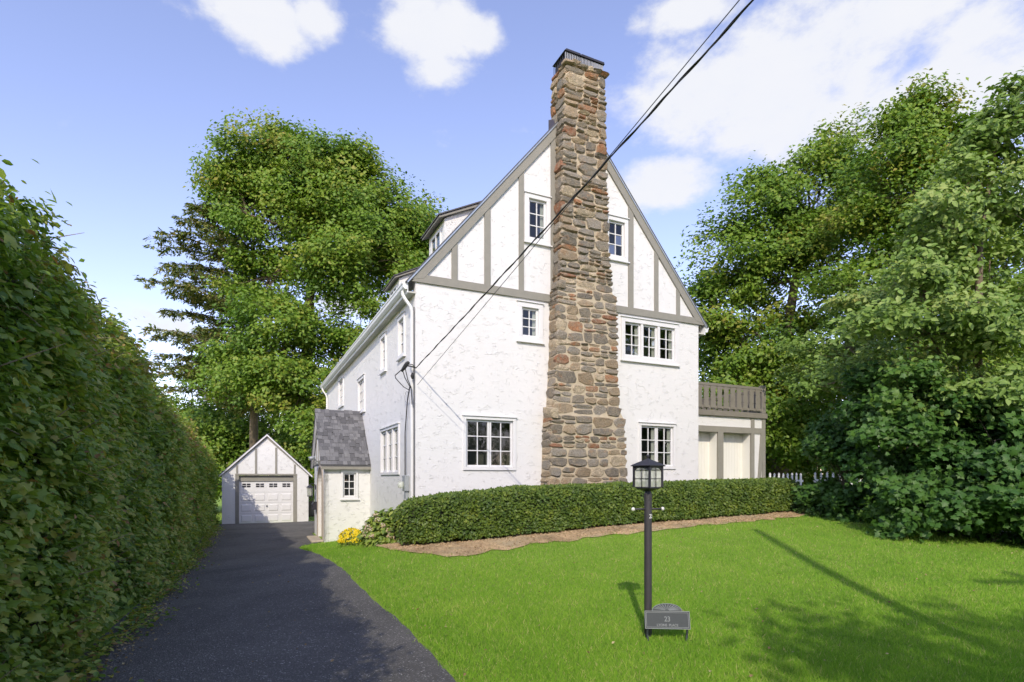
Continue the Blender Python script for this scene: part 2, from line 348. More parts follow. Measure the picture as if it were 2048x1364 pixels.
def npmesh(name, V, F, mat, parent=None, rnd=None, smooth=False):
    me = bpy.data.meshes.new(name); nv = len(V); nf, fk = F.shape
    me.vertices.add(nv); me.vertices.foreach_set('co', np.ascontiguousarray(V, np.float32).ravel())
    me.loops.add(nf * fk); me.loops.foreach_set('vertex_index', np.ascontiguousarray(F, np.int32).ravel())
    me.polygons.add(nf); me.polygons.foreach_set('loop_start', np.arange(0, nf * fk, fk, dtype=np.int32))
    try: me.polygons.foreach_set('loop_total', np.full(nf, fk, np.int32))
    except Exception: pass
    me.update(calc_edges=True)
    if rnd is not None:
        a = me.attributes.new('rnd', 'FLOAT', 'POINT'); a.data.foreach_set('value', np.ascontiguousarray(rnd, np.float32))
    if smooth: me.polygons.foreach_set('use_smooth', np.ones(nf, bool))
    return link(name, me, mat, parent)
def unit(v): return v / np.maximum(np.linalg.norm(v, axis=-1, keepdims=True), 1e-9)
T_QUAD = (np.array([(0, 0, 0), (.45, .32, .08), (1, 0, -.06), (.45, -.32, .08)]), np.array([(0, 2, 1), (0, 3, 2)]))
T_OVAL = (np.array([(0, 0, 0), (.28, .25, .06), (.66, .24, .05), (1, 0, -.10), (.66, -.24, .05), (.28, -.25, .06)]), np.array([(0, 2, 1), (0, 3, 2), (0, 4, 3), (0, 5, 4)]))
_mp = [(0, 0), (.10, .22), (.02, .42), (.32, .36), (.45, .56), (.60, .26), (1, 0), (.60, -.26), (.45, -.56), (.32, -.36), (.02, -.42), (.10, -.22)]
T_MAPLE = (np.array([(.3, 0, .06)] + [(x, y, -.10 * abs(y)) for x, y in _mp]), np.array([(0, i + 1, (i + 1) % 12 + 1) for i in range(12)]))
T_NEEDLE = (np.array([(0, 0, 0), (.5, .16, 0), (1, 0, -.1), (.5, -.16, 0)]), np.array([(0, 2, 1), (0, 3, 2)]))
T_BLADE = (np.array([(0, -.5, 0), (0, .5, 0), (1, 0, 0)]), np.array([(0, 1, 2)]))
def leaves(name, C, N, T, size, rnd, tmpl, mat, parent=None, wid=None):
    tv, tf = tmpl; n = len(C); N = unit(N); X = unit(T - (T * N).sum(1, keepdims=True) * N); Y = np.cross(N, X)
    B = np.stack([X, Y, N], 1)                                # rows
    tvv = np.broadcast_to(tv, (n,) + tv.shape).copy()
    if wid is not None: tvv[:, :, 1] *= wid[:, None]
    V = C[:, None] + size[:, None, None] * np.einsum('nkj,njl->nkl', tvv, B)
    F = (tf[None] + (np.arange(n) * len(tv))[:, None, None]).reshape(-1, 3)
    return npmesh(name, V.reshape(-1, 3), F, mat, parent, np.repeat(rnd, len(tv)))

def foliage(rng, blobs, per, csize, lsize, flat=.5, shell=.55, droop=.3, front=None):
    """clumps through each ellipsoid, leaves through each clump; returns leaf arrays + clump centres"""
    Cs = []; Ns = []; Rs = []; CC = []
    for bi, (c, r, n) in enumerate(blobs):
        nb_ = max(5, n // 6); ub = unit(rng.normal(size=(nb_, 3))); rb = rng.uniform(shell ** 3, 1.0, nb_) ** (1 / 3) * rng.uniform(.78, 1.1, nb_)
        bc = ub * rb[:, None]; bs = rng.uniform(.12, .28, nb_); pick = rng.integers(0, nb_, n)
        cc = np.array(c) + (bc[pick] + np.clip(rng.normal(size=(n, 3)), -1.5, 1.5) * bs[pick][:, None] * np.array([1, 1, .62])) * np.array(r)
        u = unit(cc - np.array(c)); btone = rng.normal(0, .16, nb_)[pick]
        CC.append((bi, cc))
        k = rng.integers(int(per * .6), int(per * 1.4), n); idx = np.repeat(np.arange(n), k); m = len(idx)
        cs = csize * rng.uniform(.6, 1.35, n)
        P = cc[idx] + np.clip(rng.normal(size=(m, 3)), -1.35, 1.35) * np.array([1, 1, flat]) * .5 * cs[idx][:, None]
        P[:, 2] -= droop * cs[idx] * rng.uniform(0, 1, m) ** 2
        Nn = u[idx] * .5 + np.array([0, -.52, .70]) + rng.normal(size=(m, 3)) * .55
        Cs.append(P); Ns.append(Nn); Rs.append(np.clip((rng.normal(.42, .14, n) + btone)[idx] * .7 + rng.uniform(0, 1, m) * .32, 0, 1))
    C = np.concatenate(Cs); N = np.concatenate(Ns); rn = np.concatenate(Rs); m = len(C)
    T = rng.normal(size=(m, 3)); T[:, 2] = -.5 + .4 * rng.normal(size=m)
    return C, N, T, lsize * rng.uniform(.65, 1.3, m), rn, CC
def tree(name, label, cat, seed, base, trunk_pts, trunk_r, blobs, per, csize, lsize, mat, tmpl=T_QUAD, group=None, twigs=True, crown='crown', limb_r=.5, **kw):
    rng = np.random.default_rng(seed)
    root = empty(name, tuple(base)); tag(root, label, cat, group); off = np.array(base)
    C, N, T, S, rn, CC = foliage(rng, blobs, per, csize, lsize, **kw)
    leaves(crown, C - off, N, T, S, rn, tmpl, mat, root)
    tp = [np.array(p, float) for p in trunk_pts]; mb = MB()
    L = len(tp); rad = [trunk_r * (1 - .72 * i / max(1, L - 1)) for i in range(L)]
    fl = [tp[0] + (tp[1] - tp[0]) * .04]
    mb.tube([p - off for p in [tp[0], fl[0]] + tp[1:]], [trunk_r * 1.5, trunk_r * 1.08] + rad[1:], 10)
    mb.build('trunk', 'bark', root, True)
    lim = MB(); tw = MB()
    for bi, cc in CC:
        c = np.array(blobs[bi][0]); i = 1 + int(np.argmin([np.linalg.norm((c - p) * np.array([1, 1, .8])) + (3 if p[2] > c[2] else 0) for p in tp[1:]]))
        a = tp[i]; mid = a * .45 + c * .55 + rng.normal(size=3) * .12 * np.linalg.norm(c - a) + np.array([0, 0, -.06 * np.linalg.norm(c - a)])
        r0 = rad[i] * limb_r
        lim.tube([a - off, a * .75 + mid * .25 + rng.normal(size=3) * .05 - off, mid - off, c - off], [r0, r0 * .85, r0 * .6, r0 * .28], 6)
        if twigs:
            for q in cc[rng.permutation(len(cc))[:min(len(cc), 34)]]:
                s0 = mid * (1 - .6) + c * .6 if rng.random() < .6 else mid
                m2 = s0 * .5 + q * .5 + rng.normal(size=3) * .1 * np.linalg.norm(q - s0)
                rr = max(.008, r0 * .2); tw.tube([s0 - off, m2 - off, q - off], [rr, rr * .6, rr * .25], 4, False)
    if len(lim.v): tag(lim.build('limbs', 'bark', root, True), kind='stuff')
    if len(tw.v): tag(tw.build('twigs', 'twig', root), kind='stuff')
    return root
def noise1(rng, n=6, f=1.0):
    a = rng.uniform(-1, 1, (n, 4)); a[:, 0] *= f; a[:, 1] *= f; a[:, 2] *= 3.14
    return lambda u, v: sum(np.sin(u * k[0] * 3 + v * k[1] * 3 + k[2] * 2) * k[3] for k in a) / n ** .5

# ------------------------------------------------------------------ ground, driveway, planting bed
def sheet(name, X, Y, Z, mat, smooth=True):
    r, c = X.shape; V = np.stack([X, Y, Z], -1).reshape(-1, 3); i = np.arange(r * c).reshape(r, c)
    F = np.stack([i[:-1, :-1], i[:-1, 1:], i[1:, 1:], i[1:, :-1]], -1).reshape(-1, 4)
    return npmesh(name, V, F, mat, None, None, smooth)
gx = np.r_[np.linspace(-400, -24, 12), np.arange(-22, 22.1, .4), np.linspace(24, 400, 12)]
gy = np.r_[np.linspace(-300, -13, 10), np.arange(-12, 40.1, .4), np.linspace(43, 600, 14)]
X, Y = np.meshgrid(gx, gy)
tag(sheet('ground', X, Y, H(X, Y), 'lawn'), kind='structure')

DR_T = np.array([-40, -14, -8, -6.5, -4, 0, 2.5, 3.6, 4.4, 4.9, 5.1, 8.0, 8.4, 17.3]); DR_S = np.array([-1.9, -1.9, -1.9, -1.88, -1.95, -2.02, -2.1, -2.16, -2.05, -1.75, -1.40, -1.40, -.06, -.06])
def drive_right(t): return np.interp(t, DR_T, DR_S)
tt = np.r_[np.linspace(-40, -14, 8), np.arange(-13, 17.2, .25)]; uu = np.linspace(0, 1, 14)
TT, UU = np.meshgrid(tt, uu, indexing='ij')
wob = .014 * np.sin(TT * 1.7) + .010 * np.sin(TT * 4.1 + 1) + .010 * np.sin(TT * 9.3)
SL = -4.75; SRr = drive_right(TT) + np.where(TT < 4, wob, 0)
SS = SL + (SRr - SL) * UU
DX = P0[0] + SS * AX[0] + TT * BX[0]; DY = P0[1] + SS * AX[1] + TT * BX[1]
tag(sheet('driveway', DX, DY, H(DX, DY) + .012, 'asphalt'), kind='structure')
# planting bed between lawn and house, front edge read along the wall
BD_S = np.array([-.95, -.6, 0, .6, 1.5, 3, 5, 7, 9, 10.2, 11.5, 12.6]); BD_T = np.array([-1.7, -2.7, -3.2, -2.95, -2.75, -2.7, -2.75, -2.7, -2.55, -2.4, -2.0, -1.3])
def bed_front(s): return np.interp(s, BD_S, BD_T)
_bw = np.random.default_rng(77).normal(0, 1, 60); bedw = lambda s_: .075 * np.interp(s_, np.linspace(-1, 12.7, 60), _bw)
ss = np.linspace(-.95, 12.6, 420); uu = np.linspace(0, 1, 60); S2, U2 = np.meshgrid(ss, uu, indexing='ij')
T2 = bed_front(S2) + bedw(S2); T2 = T2 + (-.02 - T2) * U2
BXx = P0[0] + S2 * AX[0] + T2 * BX[0]; BYy = P0[1] + S2 * AX[1] + T2 * BX[1]
tag(sheet('planting_bed', BXx, BYy, H(BXx, BYy) + .016 + .022 * np.clip(np.random.default_rng(5).normal(.5, .6, S2.shape), 0, 2) * np.clip(U2 * 12, 0, 1), 'mulch'), kind='structure')

# ------------------------------------------------------------------ the house
house = empty('house', (P0[0], P0[1], 0), HROT)
tag(house, 'tall white stucco house with taupe timbering and a stone chimney', 'house')
fg = lambda u, w, z: (u, -w, z)                 # gable face: u along wall, w outwards
fs_ = lambda u, w, z: (-w, u, z)                # side face
W_, D_ = 8.25, 15.5; RC = 4.15; SLP = 1.19
def zr(s): return 6.06 + SLP * (s + .09) if s < RC else 6.06 + SLP * (2 * RC - s + .09)
ZB = -.9
GW = [dict(u=(1.12, 2.47), z=(1.77, 3.03), n=2, c=.075), dict(u=(6.14, 7.40), z=(1.83, 3.08), n=2, c=.075, cur=1), dict(u=(2.51, 3.21), z=(4.91, 5.86), n=1, c=.12, cur=1),
      dict(u=(5.56, 7.50), z=(4.72, 5.86), n=3, c=.12, cur=1), dict(u=(2.71, 3.42), z=(7.34, 8.53), n=1, c=.11, cur=1), dict(u=(5.05, 5.78), z=(7.32, 8.46), n=1, c=.11)]
SW = [dict(u=(1.42, 3.56), z=(1.67, 2.93), n=3, c=.07), dict(u=(.88, 1.56), z=(4.50, 5.52), n=1, c=.09), dict(u=(2.88, 3.58), z=(4.49, 5.52), n=1, c=.09),
      dict(u=(5.9, 7.15), z=(3.72, 4.88), n=2, c=.09), dict(u=(10.3, 11.6), z=(4.42, 5.6), n=2, c=.09)]
def wall(name, outline, wins, fn, mat, th=.2):
    bm = bmesh.new(); vs = [bm.verts.new((u, 0, z)) for u, z in outline]; bm.faces.new(vs)
    holes = [(w['u'][0] + w['c'] * .6, w['u'][1] - w['c'] * .6, w['z'][0] + w['c'] * .6, w['z'][1] - w['c'] * .6) for w in wins]
    for a, b, c, d in holes:
        for co, no in (((a, 0, 0), (1, 0, 0)), ((b, 0, 0), (1, 0, 0)), ((0, 0, c), (0, 0, 1)), ((0, 0, d), (0, 0, 1))):
            bmesh.ops.bisect_plane(bm, geom=bm.verts[:] + bm.edges[:] + bm.faces[:], plane_co=co, plane_no=no, dist=1e-5)
    rm = []
    for f in bm.faces:
        p = f.calc_center_median()
        if any(a < p.x < b and c < p.z < d for a, b, c, d in holes): rm.append(f)
    bmesh.ops.delete(bm, geom=rm, context='FACES')
    ex = bmesh.ops.extrude_face_region(bm, geom=bm.faces[:])
    for v in ex['geom']:
        if isinstance(v, bmesh.types.BMVert): v.co.y = -th        # inwards
    for v in bm.verts: v.co = Vector(fn(v.co.x, v.co.y, v.co.z))
    bmesh.ops.recalc_face_normals(bm, faces=bm.faces)
    me = bpy.data.meshes.new(name); bm.to_mesh(me); bm.free(); return link(name, me, mat, house)
gout = [(0, ZB), (W_, ZB), (W_, zr(W_) - .10), (RC, zr(RC) - .10), (0, zr(0) - .10)]
wall('gable_wall', gout, GW, fg, 'stucco')
wall('side_wall', [(.2, ZB), (D_, ZB), (D_, 5.8), (.2, 5.8)], SW, fs_, 'stucco2')
MB().box(W_ - .2, W_, .2, D_, ZB, 5.8).build('side_wall', 'stucco', house)
MB().box(.2, W_ - .2, D_ - .2, D_, ZB, 5.8).build('rear_wall', 'stucco', house)

def window(par, fn, u, z, n, c, cols=2, rows=3, cur=0, sill=True, deep=.9, seed=0):
    rg = random.Random(seed); u0, u1 = u; z0, z1 = z; pr = .035
    a, b, lo, hi = u0 + c, u1 - c, z0 + c, z1 - c
    fr = MB()
    fr.box(u0, u1, -.02, pr, hi, z1, fn); fr.box(u0, u1, -.02, pr, z0, lo, fn)
    fr.box(u0, a, -.02, pr, lo, hi, fn); fr.box(b, u1, -.02, pr, lo, hi, fn)
    fr.box(u0 + c * .6, a, -.14, -.02, lo, hi, fn); fr.box(b, u1 - c * .6, -.14, -.02, lo, hi, fn); fr.box(u0 + c * .6, u1 - c * .6, -.14, -.02, hi, z1 - c * .6, fn); fr.box(u0 + c * .6, u1 - c * .6, -.14, -.02, z0 + c * .6, lo, fn)
    win = fr.build('window', 'trim', par, bevel=.004)
    MB().box(u0 - .02, u1 + .02, -.01, pr + .03, z1 + .001, z1 + .022, fn).build('head_drip', 'trim', win)
    if sill: MB().box(u0 - .03, u1 + .03, -.01, pr + .035, z0 - .03, z0 - .001, fn).build('sill', 'trim', win)
    pw = (b - a) / n; st = .045; mu = .022
    for i in range(n):
        x0, x1 = a + i * pw, a + (i + 1) * pw
        if n == 3: x0 += .035 * (i > 0); x1 -= .035 * (i < 2)
        if n == 3 and i < 2: MB().box(x1, x1 + .07, -.08, .02, lo, hi, fn).build('mullion', 'trim', win)
        g = .004; x0 += g; x1 -= g; l, h = lo + g, hi - g
        sa = MB(); sa.box(x0, x0 + st, -.075, -.03, l, h, fn); sa.box(x1 - st, x1, -.075, -.03, l, h, fn); sa.box(x0 + st, x1 - st, -.075, -.03, l, l + st, fn); sa.box(x0 + st, x1 - st, -.075, -.03, h - st, h, fn)
        gx0, gx1, gz0, gz1 = x0 + st, x1 - st, l + st, h - st
        for k in range(1, cols): xm = gx0 + (gx1 - gx0) * k / cols; sa.box(xm - mu / 2, xm + mu / 2, -.066, -.036, gz0, gz1, fn)
        for k in range(1, rows):
            zm = gz0 + (gz1 - gz0) * k / rows
            for q in range(cols):
                xa = gx0 + (gx1 - gx0) * q / cols + (mu / 2 if q else 0); xb = gx0 + (gx1 - gx0) * (q + 1) / cols - (mu / 2 if q < cols - 1 else 0)
                sa.box(xa, xb, -.066, -.036, zm - mu / 2, zm + mu / 2, fn)
        sa.build('sash', 'trim', win)
        for k in range(cols):
            for q in range(rows):
                dx, dz = (gx1 - gx0) / cols, (gz1 - gz0) / rows; xa, za = gx0 + k * dx, gz0 + q * dz; tl = rg.uniform(-.0015, .0015)
                MB().add([fn(xa, -.052 + tl, za), fn(xa + dx, -.052 - tl, za), fn(xa + dx, -.052, za + dz), fn(xa, -.052, za + dz)], [(0, 1, 2, 3)]).build('pane', 'glass', win)
        if cur:
            cm = MB(); m = 10; x_a, x_b = x1 - .11 * (x1 - x0) - .06, x1 - .01
            vs = [fn(x_a + (x_b - x_a) * j / m, -.11 - .018 * math.sin(j * 2.2), zz) for zz in (l, h) for j in range(m + 1)]
            cm.add(vs, [(j, j + 1, m + 2 + j, m + 1 + j) for j in range(m)]).build('curtain', 'curtain', win)
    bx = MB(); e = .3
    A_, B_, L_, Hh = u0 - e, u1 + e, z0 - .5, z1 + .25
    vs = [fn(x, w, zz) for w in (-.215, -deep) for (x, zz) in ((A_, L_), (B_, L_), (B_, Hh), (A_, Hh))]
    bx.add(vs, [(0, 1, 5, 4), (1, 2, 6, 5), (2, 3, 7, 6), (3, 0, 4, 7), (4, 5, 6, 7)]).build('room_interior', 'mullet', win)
    return win
for i, w in enumerate(GW): window(house, fg, w['u'], w['z'], w['n'], w['c'], cur=w.get('cur', 0), sill=w['z'][0] > 3, seed=i)
for i, w in enumerate(SW): window(house, fs_, w['u'], w['z'], w['n'], w['c'], sill=w['z'][0] > 3, seed=20 + i)

# timbering
MB().prism([(-.10, 5.95), (8.46, 5.95), (8.40, 6.13), (.10, 6.13)], -.02, .045, lambda u, z, w: fg(u, w, z)).build('timber', 'timber', house)
RW = .33                                          # rake depth measured vertically
for i, (a, b) in enumerate([(.84, .98), (1.65, 1.80), (2.55, 2.68), (3.43, 3.57), (5.79, 5.95), (6.66, 6.79), (7.43, 7.55)]):
    MB().prism([(a, 6.131), (b, 6.131), (b, zr(b) - RW - .002), (a, zr(a) - RW - .002)], -.02, .035, lambda u, z, w: fg(u, w, z)).build('timber', 'timber', house)
for sg in (0, 1):
    f = (lambda u, z, w: fg(u, w, z)) if sg == 0 else (lambda u, z, w: fg(2 * RC - u, w, z))
    MB().prism([(-.11, zr(-.11) - .05), (.18, zr(.18) - RW), (RC - .001, zr(RC) - RW), (RC - .001, zr(RC) - .05)], -.02, .05, f).build('rake_board', 'timber', house)
    MB().prism([(-.20, zr(-.20) - .05), (-.20, zr(-.20)), (RC - .001, zr(RC) + .0), (RC - .001, zr(RC) - .05)], -.06, .075, f).build('drip_edge', 'edge', house)
    g = (lambda u, z, w: (u, w, z)) if sg == 0 else (lambda u, z, w: (2 * RC - u, w, z))
    MB().prism([(-.24, zr(-.24) + .004), (-.24, zr(-.24) + .035), (RC, zr(RC) + .035), (RC, zr(RC) + .004)], -.085, D_ + .1, g).build('roof', 'roof', house)
    MB().prism([(-.20, zr(-.20) - .05), (-.20, zr(-.20)), (RC - .001, zr(RC)), (RC - .001, zr(RC) - .05)], .08, D_ + .05, g).build('roof_deck', 'soffit', house)
# eaves: soffit, fascia, gutters, downspouts
for sg in (0, 1):
    mx = (lambda x, y, z: (x, y, z)) if sg == 0 else (lambda x, y, z: (2 * RC - x, y, z))
    MB().box(-.17, .02 if sg == 0 else .06, .0, D_, 5.70, 5.73, mx).build('soffit', 'soffit', house)
    MB().box(-.19, -.17, -.02, D_, 5.69, 5.90, mx).build('fascia', 'gutter', house)
    gp = [(-.191, 5.76), (-.25, 5.76), (-.285, 5.80), (-.295, 5.86), (-.31, 5.87), (-.31, 5.905), (-.30, 5.905), (-.30, 5.88), (-.283, 5.87), (-.275, 5.81), (-.245, 5.775), (-.191, 5.775)]
    gm = MB(); n = len(gp); L = [(-.03), D_ + .05]
    gm.add([mx(x, y, z) for y in L for x, z in gp], [(i, (i + 1) % n, n + (i + 1) % n, n + i) for i in range(n)])
    gm.add([mx(x, L[0], z) for x, z in gp[:6] + [(-.191, 5.905)]], [tuple(range(7))])
    gm.build('gutter', 'gutter', house)
def downspout(t, top=True):
    d = MB(); p = [(-.25, t + .05, 5.76), (-.25, t + .05, 5.68), (-.20, t + .03, 5.58), (-.09, t, 5.42), (-.055, t, 5.30), (-.055, t, ZB + .8)]
    d.tube(p, .043, 4); d.build('downspout', 'gutter', house, bevel=.008)
downspout(.10); downspout(15.0)
MB().tube([(-.03, .02, 5.4), (-.03, .02, .3)], .012, 6).build('conduit', 'wire', house)

# dormers (shed roofs) on the left slope
for t0, t1 in ((1.28, 2.60), (5.95, 7.35)):
    sF = 1.10; zt = 8.12; k = .55; sB = 1.10 + .95
    cheek = [(sF, zr(sF) - .05), (sF, zt), (sB, zt + k * (sB - sF)), (sB + .1, zr(sB + .1) - .05)]
    dm = MB().prism(cheek, t0, t1, lambda u, z, w: (u, w, z)).build('dormer', 'stucco2', house)
    MB().prism([(sF - .17, zt - .05), (sF - .17, zt + .0), (sB + .12, zt + k * (sB + .36 - sF) - .12), (sB + .12, zt + k * (sB + .36 - sF) - .19)], t0 - .10, t1 + .10, lambda u, z, w: (u, w, z)).build('fascia', 'timber', dm)
    MB().prism([(sF - .20, zt + .002), (sF - .20, zt + .03), (sB + .14, zt + k * (sB + .40 - sF) - .085), (sB + .14, zt + k * (sB + .40 - sF) - .118)], t0 - .13, t1 + .13, lambda u, z, w: (u, w, z)).build('dormer_roof', 'roof', dm)
    f2 = lambda u, w, z: (sF - w, u, z)
    wm = MB(); a, b, lo, hi = t0 + .25, t1 - .25, zr(sF) + .02, zt - .14
    wm.box(a, b, .002, .03, hi - .06, hi, f2); wm.box(a, a + .07, .002, .03, lo, hi - .06, f2); wm.box(b - .07, b, .002, .03, lo, hi - .06, f2); wm.box((a + b) / 2 - .03, (a + b) / 2 + .03, .002, .03, lo, hi - .06, f2)
    wm.build('window_frame', 'trim', dm); MB().box(a + .07, b - .07, .001, .012, lo, hi - .06, f2).build('pane', 'glass', dm)
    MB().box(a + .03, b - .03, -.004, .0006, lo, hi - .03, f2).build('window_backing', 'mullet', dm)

# ------------------------------------------------------------------ stone chimney
PZ = [0.2, 1.42, 2.85, 3.10, 3.33, 4.7, 6.1, 6.35, 7.4, 9.6, 11.72]
PL = [3.10, 3.13, 3.17, 3.18, 3.27, 3.35, 3.37, 3.46, 3.49, 3.56, 3.62]; PR = [5.46, 5.43, 5.36, 5.34, 5.23, 5.15, 5.14, 5.01, 4.93, 4.86, 4.79]
PD = [.50, .50, .50, .50, .46, .46, .46, .42, .42, .40, .40]
cl = lambda z: float(np.interp(z, PZ, PL)); cr = lambda z: float(np.interp(z, PZ, PR)); cd = lambda z: float(np.interp(z, PZ, PD))
core = MB(); zz = PZ
INS = .038
for i in range(len(zz) - 1):
    a, b = zz[i], zz[i + 1]; bk = lambda z: .02 if z < 9.9 else .30
    v = []
    for z in (a, b): v += [(cl(z) + INS, -cd(z) + INS, z), (cr(z) - INS, -cd(z) + INS, z), (cr(z) - INS, .30 if z > 8 else .02, z), (cl(z) + INS, .30 if z > 8 else .02, z)]
    core.add(v, [(0, 1, 5, 4), (1, 2, 6, 5), (2, 3, 7, 6), (3, 0, 4, 7), (4, 5, 6, 7)])
chim = core.build('chimney', 'mortar', house); tag(chim, 'tall tapering fieldstone chimney')
rs = random.Random(7)
def stone_mesh(w, h, d, rg):
    """irregular split stone: outline in x/z, bulging to -y"""
    o = []; rx, rz = w / 2, h / 2; j = lambda k: rg.uniform(-k, k); n = rg.choice((8, 9, 10, 11)); ex = rg.uniform(3.0, 8.0); k1, k2, k3, k4 = j(.16), j(.14), j(.10), j(.08)
    for i in range(n):
        a = 2 * math.pi * (i + j(.3)) / n; c, s_ = math.cos(a), math.sin(a); q = (abs(c) ** ex + abs(s_) ** ex) ** (-1 / ex) * rg.uniform(.90, 1.03); c, s_ = c * q, s_ * q
        o.append(((c * (1 + k1 * s_) + k3 * s_) * rx * .985, (s_ * (1 + k2 * c) + k4 * c * (1 - s_ * s_)) * rz))
    ta, tb = j(.3), j(.45); e = min(.022, .20 * h)
    fx, fz = 1 - e / rx, 1 - e / rz
    v = [(x, .06, z) for x, z in o] + [(x, -d * .45, z) for x, z in o] + [(x * fx, -d * (1 + ta * x / rx + tb * z / rz) + j(.004), z * fz) for x, z in o]
    f = [(i, (i + 1) % n, n + (i + 1) % n, n + i) for i in range(n)] + [(n + i, n + (i + 1) % n, 2 * n + (i + 1) % n, 2 * n + i) for i in range(n)]
    v.append((j(.25) * w, -d * rg.uniform(.9, 1.25), j(.25) * h)); f += [(2 * n + i, 2 * n + (i + 1) % n, 3 * n) for i in range(n)]
    return v, f
stones = []                                       # (area, verts, faces)
def put(face, x, w, q, hh):
    gp = rs.uniform(.004, .018); dd = rs.uniform(.014, .046) + (.026 if q > 6.4 else 0)
    v, f = stone_mesh(w - gp, hh - gp, dd, rs); cx_, cz_ = x + w / 2, q + hh / 2; tl = rs.uniform(-.07, .07) if w < .4 else rs.uniform(-.03, .03); sk = rs.uniform(-.12, .12)
    vv = []
    for (a, b, c) in v:
        a, c = a - c * tl + c * sk, c + a * tl
        if face == 'front': vv.append((cx_ + a, -cd(cz_) + .042 + b, cz_ + c))
        else: vv.append((cl(cz_) + .042 + b, cx_ - a, cz_ + c))
    stones.append((w * hh * (1 if face == 'front' else .35), vv, f))
def fill(face, x, w, z, h, depth=0):
    """split a cell into single blocks, stacked thin slabs or side-by-side rubble"""
    if h > .33 or (h > .17 and rs.random() < (.55 if depth == 0 else .42) and not (.85 < w / h < 1.9 and h < .28 and rs.random() < .6)):
        k = h * rs.uniform(.32, .68); fill(face, x, w, z, k, depth + 1); fill(face, x, w, z + k, h - k, depth + 1); return
    if w > .62 or w / h > rs.uniform(3.0, 5.5):
        k = w * rs.uniform(.34, .66); fill(face, x, k, z, h, depth + 1); fill(face, x + k, w - k, z, h, depth + 1); return
    put(face, x, w, z, h)
def lay(face):
    z = .25
    while z < 11.70:
        h = min(rs.uniform(.24, .52), 11.78 - z)
        if face == 'front': x, xe = cl(z + h / 2) - rs.uniform(-.01, .03), cr(z + h / 2) + rs.uniform(-.01, .03)
        else: x, xe = (-cd(z + h / 2) + .015, 0.0) if z < 10.25 else (-cd(z + h / 2) + .015, .31)
        while x < xe - .02:
            w = rs.uniform(.30, .75)
            if xe - (x + w) < .22: w = xe - x
            fill(face, x, w, z, h); x += w
        z += h
lay('front'); lay('left')
# ledge stones where the stack steps in, and the ragged crown course
for (zc, w, h, x, ex) in [(3.16, .44, .30, 0, 1), (6.28, .40, .22, 0, 1)]:
    v, f = stone_mesh(w, h, .16, rs); xx = cl(zc) - .015 if x == 0 else cr(zc) - .13
    vv = [((xx + .10 + b * .9) if x == 0 else xx + a * .7, (-cd(zc) + .02 + w / 2 - .10 - a) if x == 0 else (-cd(zc) + .03 + b), zc + c) for a, b, c in v]
    stones.append((w * h, vv, f))
for i in range(6):
    w = rs.uniform(.2, .34); v, f = stone_mesh(w, rs.uniform(.08, .16), .09, rs); xx = 3.72 + i * .2
    stones.append((w * .12, [(xx + a, -.36 + b + rs.uniform(0, .002), 11.76 + c) for a, b, c in v], f))
stones.sort(key=lambda q: -q[0])
for ar, v, f in stones[:300]:
    c = np.mean(np.array(v), 0); me = bpy.data.meshes.new('stone'); me.from_pydata([tuple(np.array(p) - c) for p in v], [], f); me.update()
    o = link('stone', me, 'stone', chim); o.location = c
rest = MB()
for ar, v, f in stones[300:]: rest.add(v, f)
tag(rest.build('small_stones', 'stone', chim), kind='stuff')
# flue caps
for i, (x0, x1) in enumerate(((3.66, 4.06), (4.10, 4.46), (4.48, 4.76))):
    z0 = 11.80; cm = MB(); y0, y1 = -.33, .22
    cm.prism([(x0 - .035, z0 + .25), (x1 + .035, z0 + .25), (x1 + .015, z0 + .30), (x0 + .015, z0 + .30)], y0 - .04, y1 + .04, lambda u, z, w: (u, w, z))
    for k in range(8):
        xx = x0 + (x1 - x0) * k / 7; cm.box(xx - .008, xx + .008, y0, y0 + .012, z0 - .08, z0 + .25)
    for k in range(7):
        yy = y0 + .03 + (y1 - y0 - .03) * k / 6; cm.box(x0 - .006, x0 + .006, yy, yy + .012, z0 - .08, z0 + .25)
    cm.box(x0 - .01, x1 + .01, y0 - .012, y0 - .002, z0, z0 + .03)
    cap = cm.build('flue_cap', 'black', chim)
    bars = MB()
    for k in range(9): xx = x0 + .01 + (x1 - x0 - .02) * k / 8; bars.box(xx - .011, xx + .011, y0 - .008, y0 - .001, z0 - .05, z0 + .235)
    bars.build('spark_guard', 'capgrey', chim)
    MB().box(x0 + .02, x1 - .02, y0 + .05, y1 - .02, z0 - .1, z0 + .17).build('flue_liner', 'black', chim)
MB().prism([(.02, zr(cl(10.2)) - .25), (.34, zr(cl(10.2)) - .25), (.34, 10.72), (.10, 10.60), (.02, 10.45)], cl(10.4) + .0, cl(10.4) + .04, lambda y, z, x: (x - .02, y, z)).build('flashing', 'flash', chim)

# ------------------------------------------------------------------ entrance porch
pt0, pt1, ps = 5.14, 7.90, -1.33; prd = (pt0 + pt1) / 2; pz = lambda t: 1.97 + 1.145 * ((t - (pt0 - .14)) if t < prd else (2 * prd - t - (pt0 - .14)))
pw = MB().box(ps, -.824, pt0, pt0 + .15, ZB, 1.99).box(-.396, 0, pt0, pt0 + .15, ZB, 1.99).box(-.824, -.396, pt0, pt0 + .15, ZB, .986).box(-.824, -.396, pt0, pt0 + .15, 1.764, 1.99).box(ps, 0, pt1 - .15, pt1, ZB, 1.99)
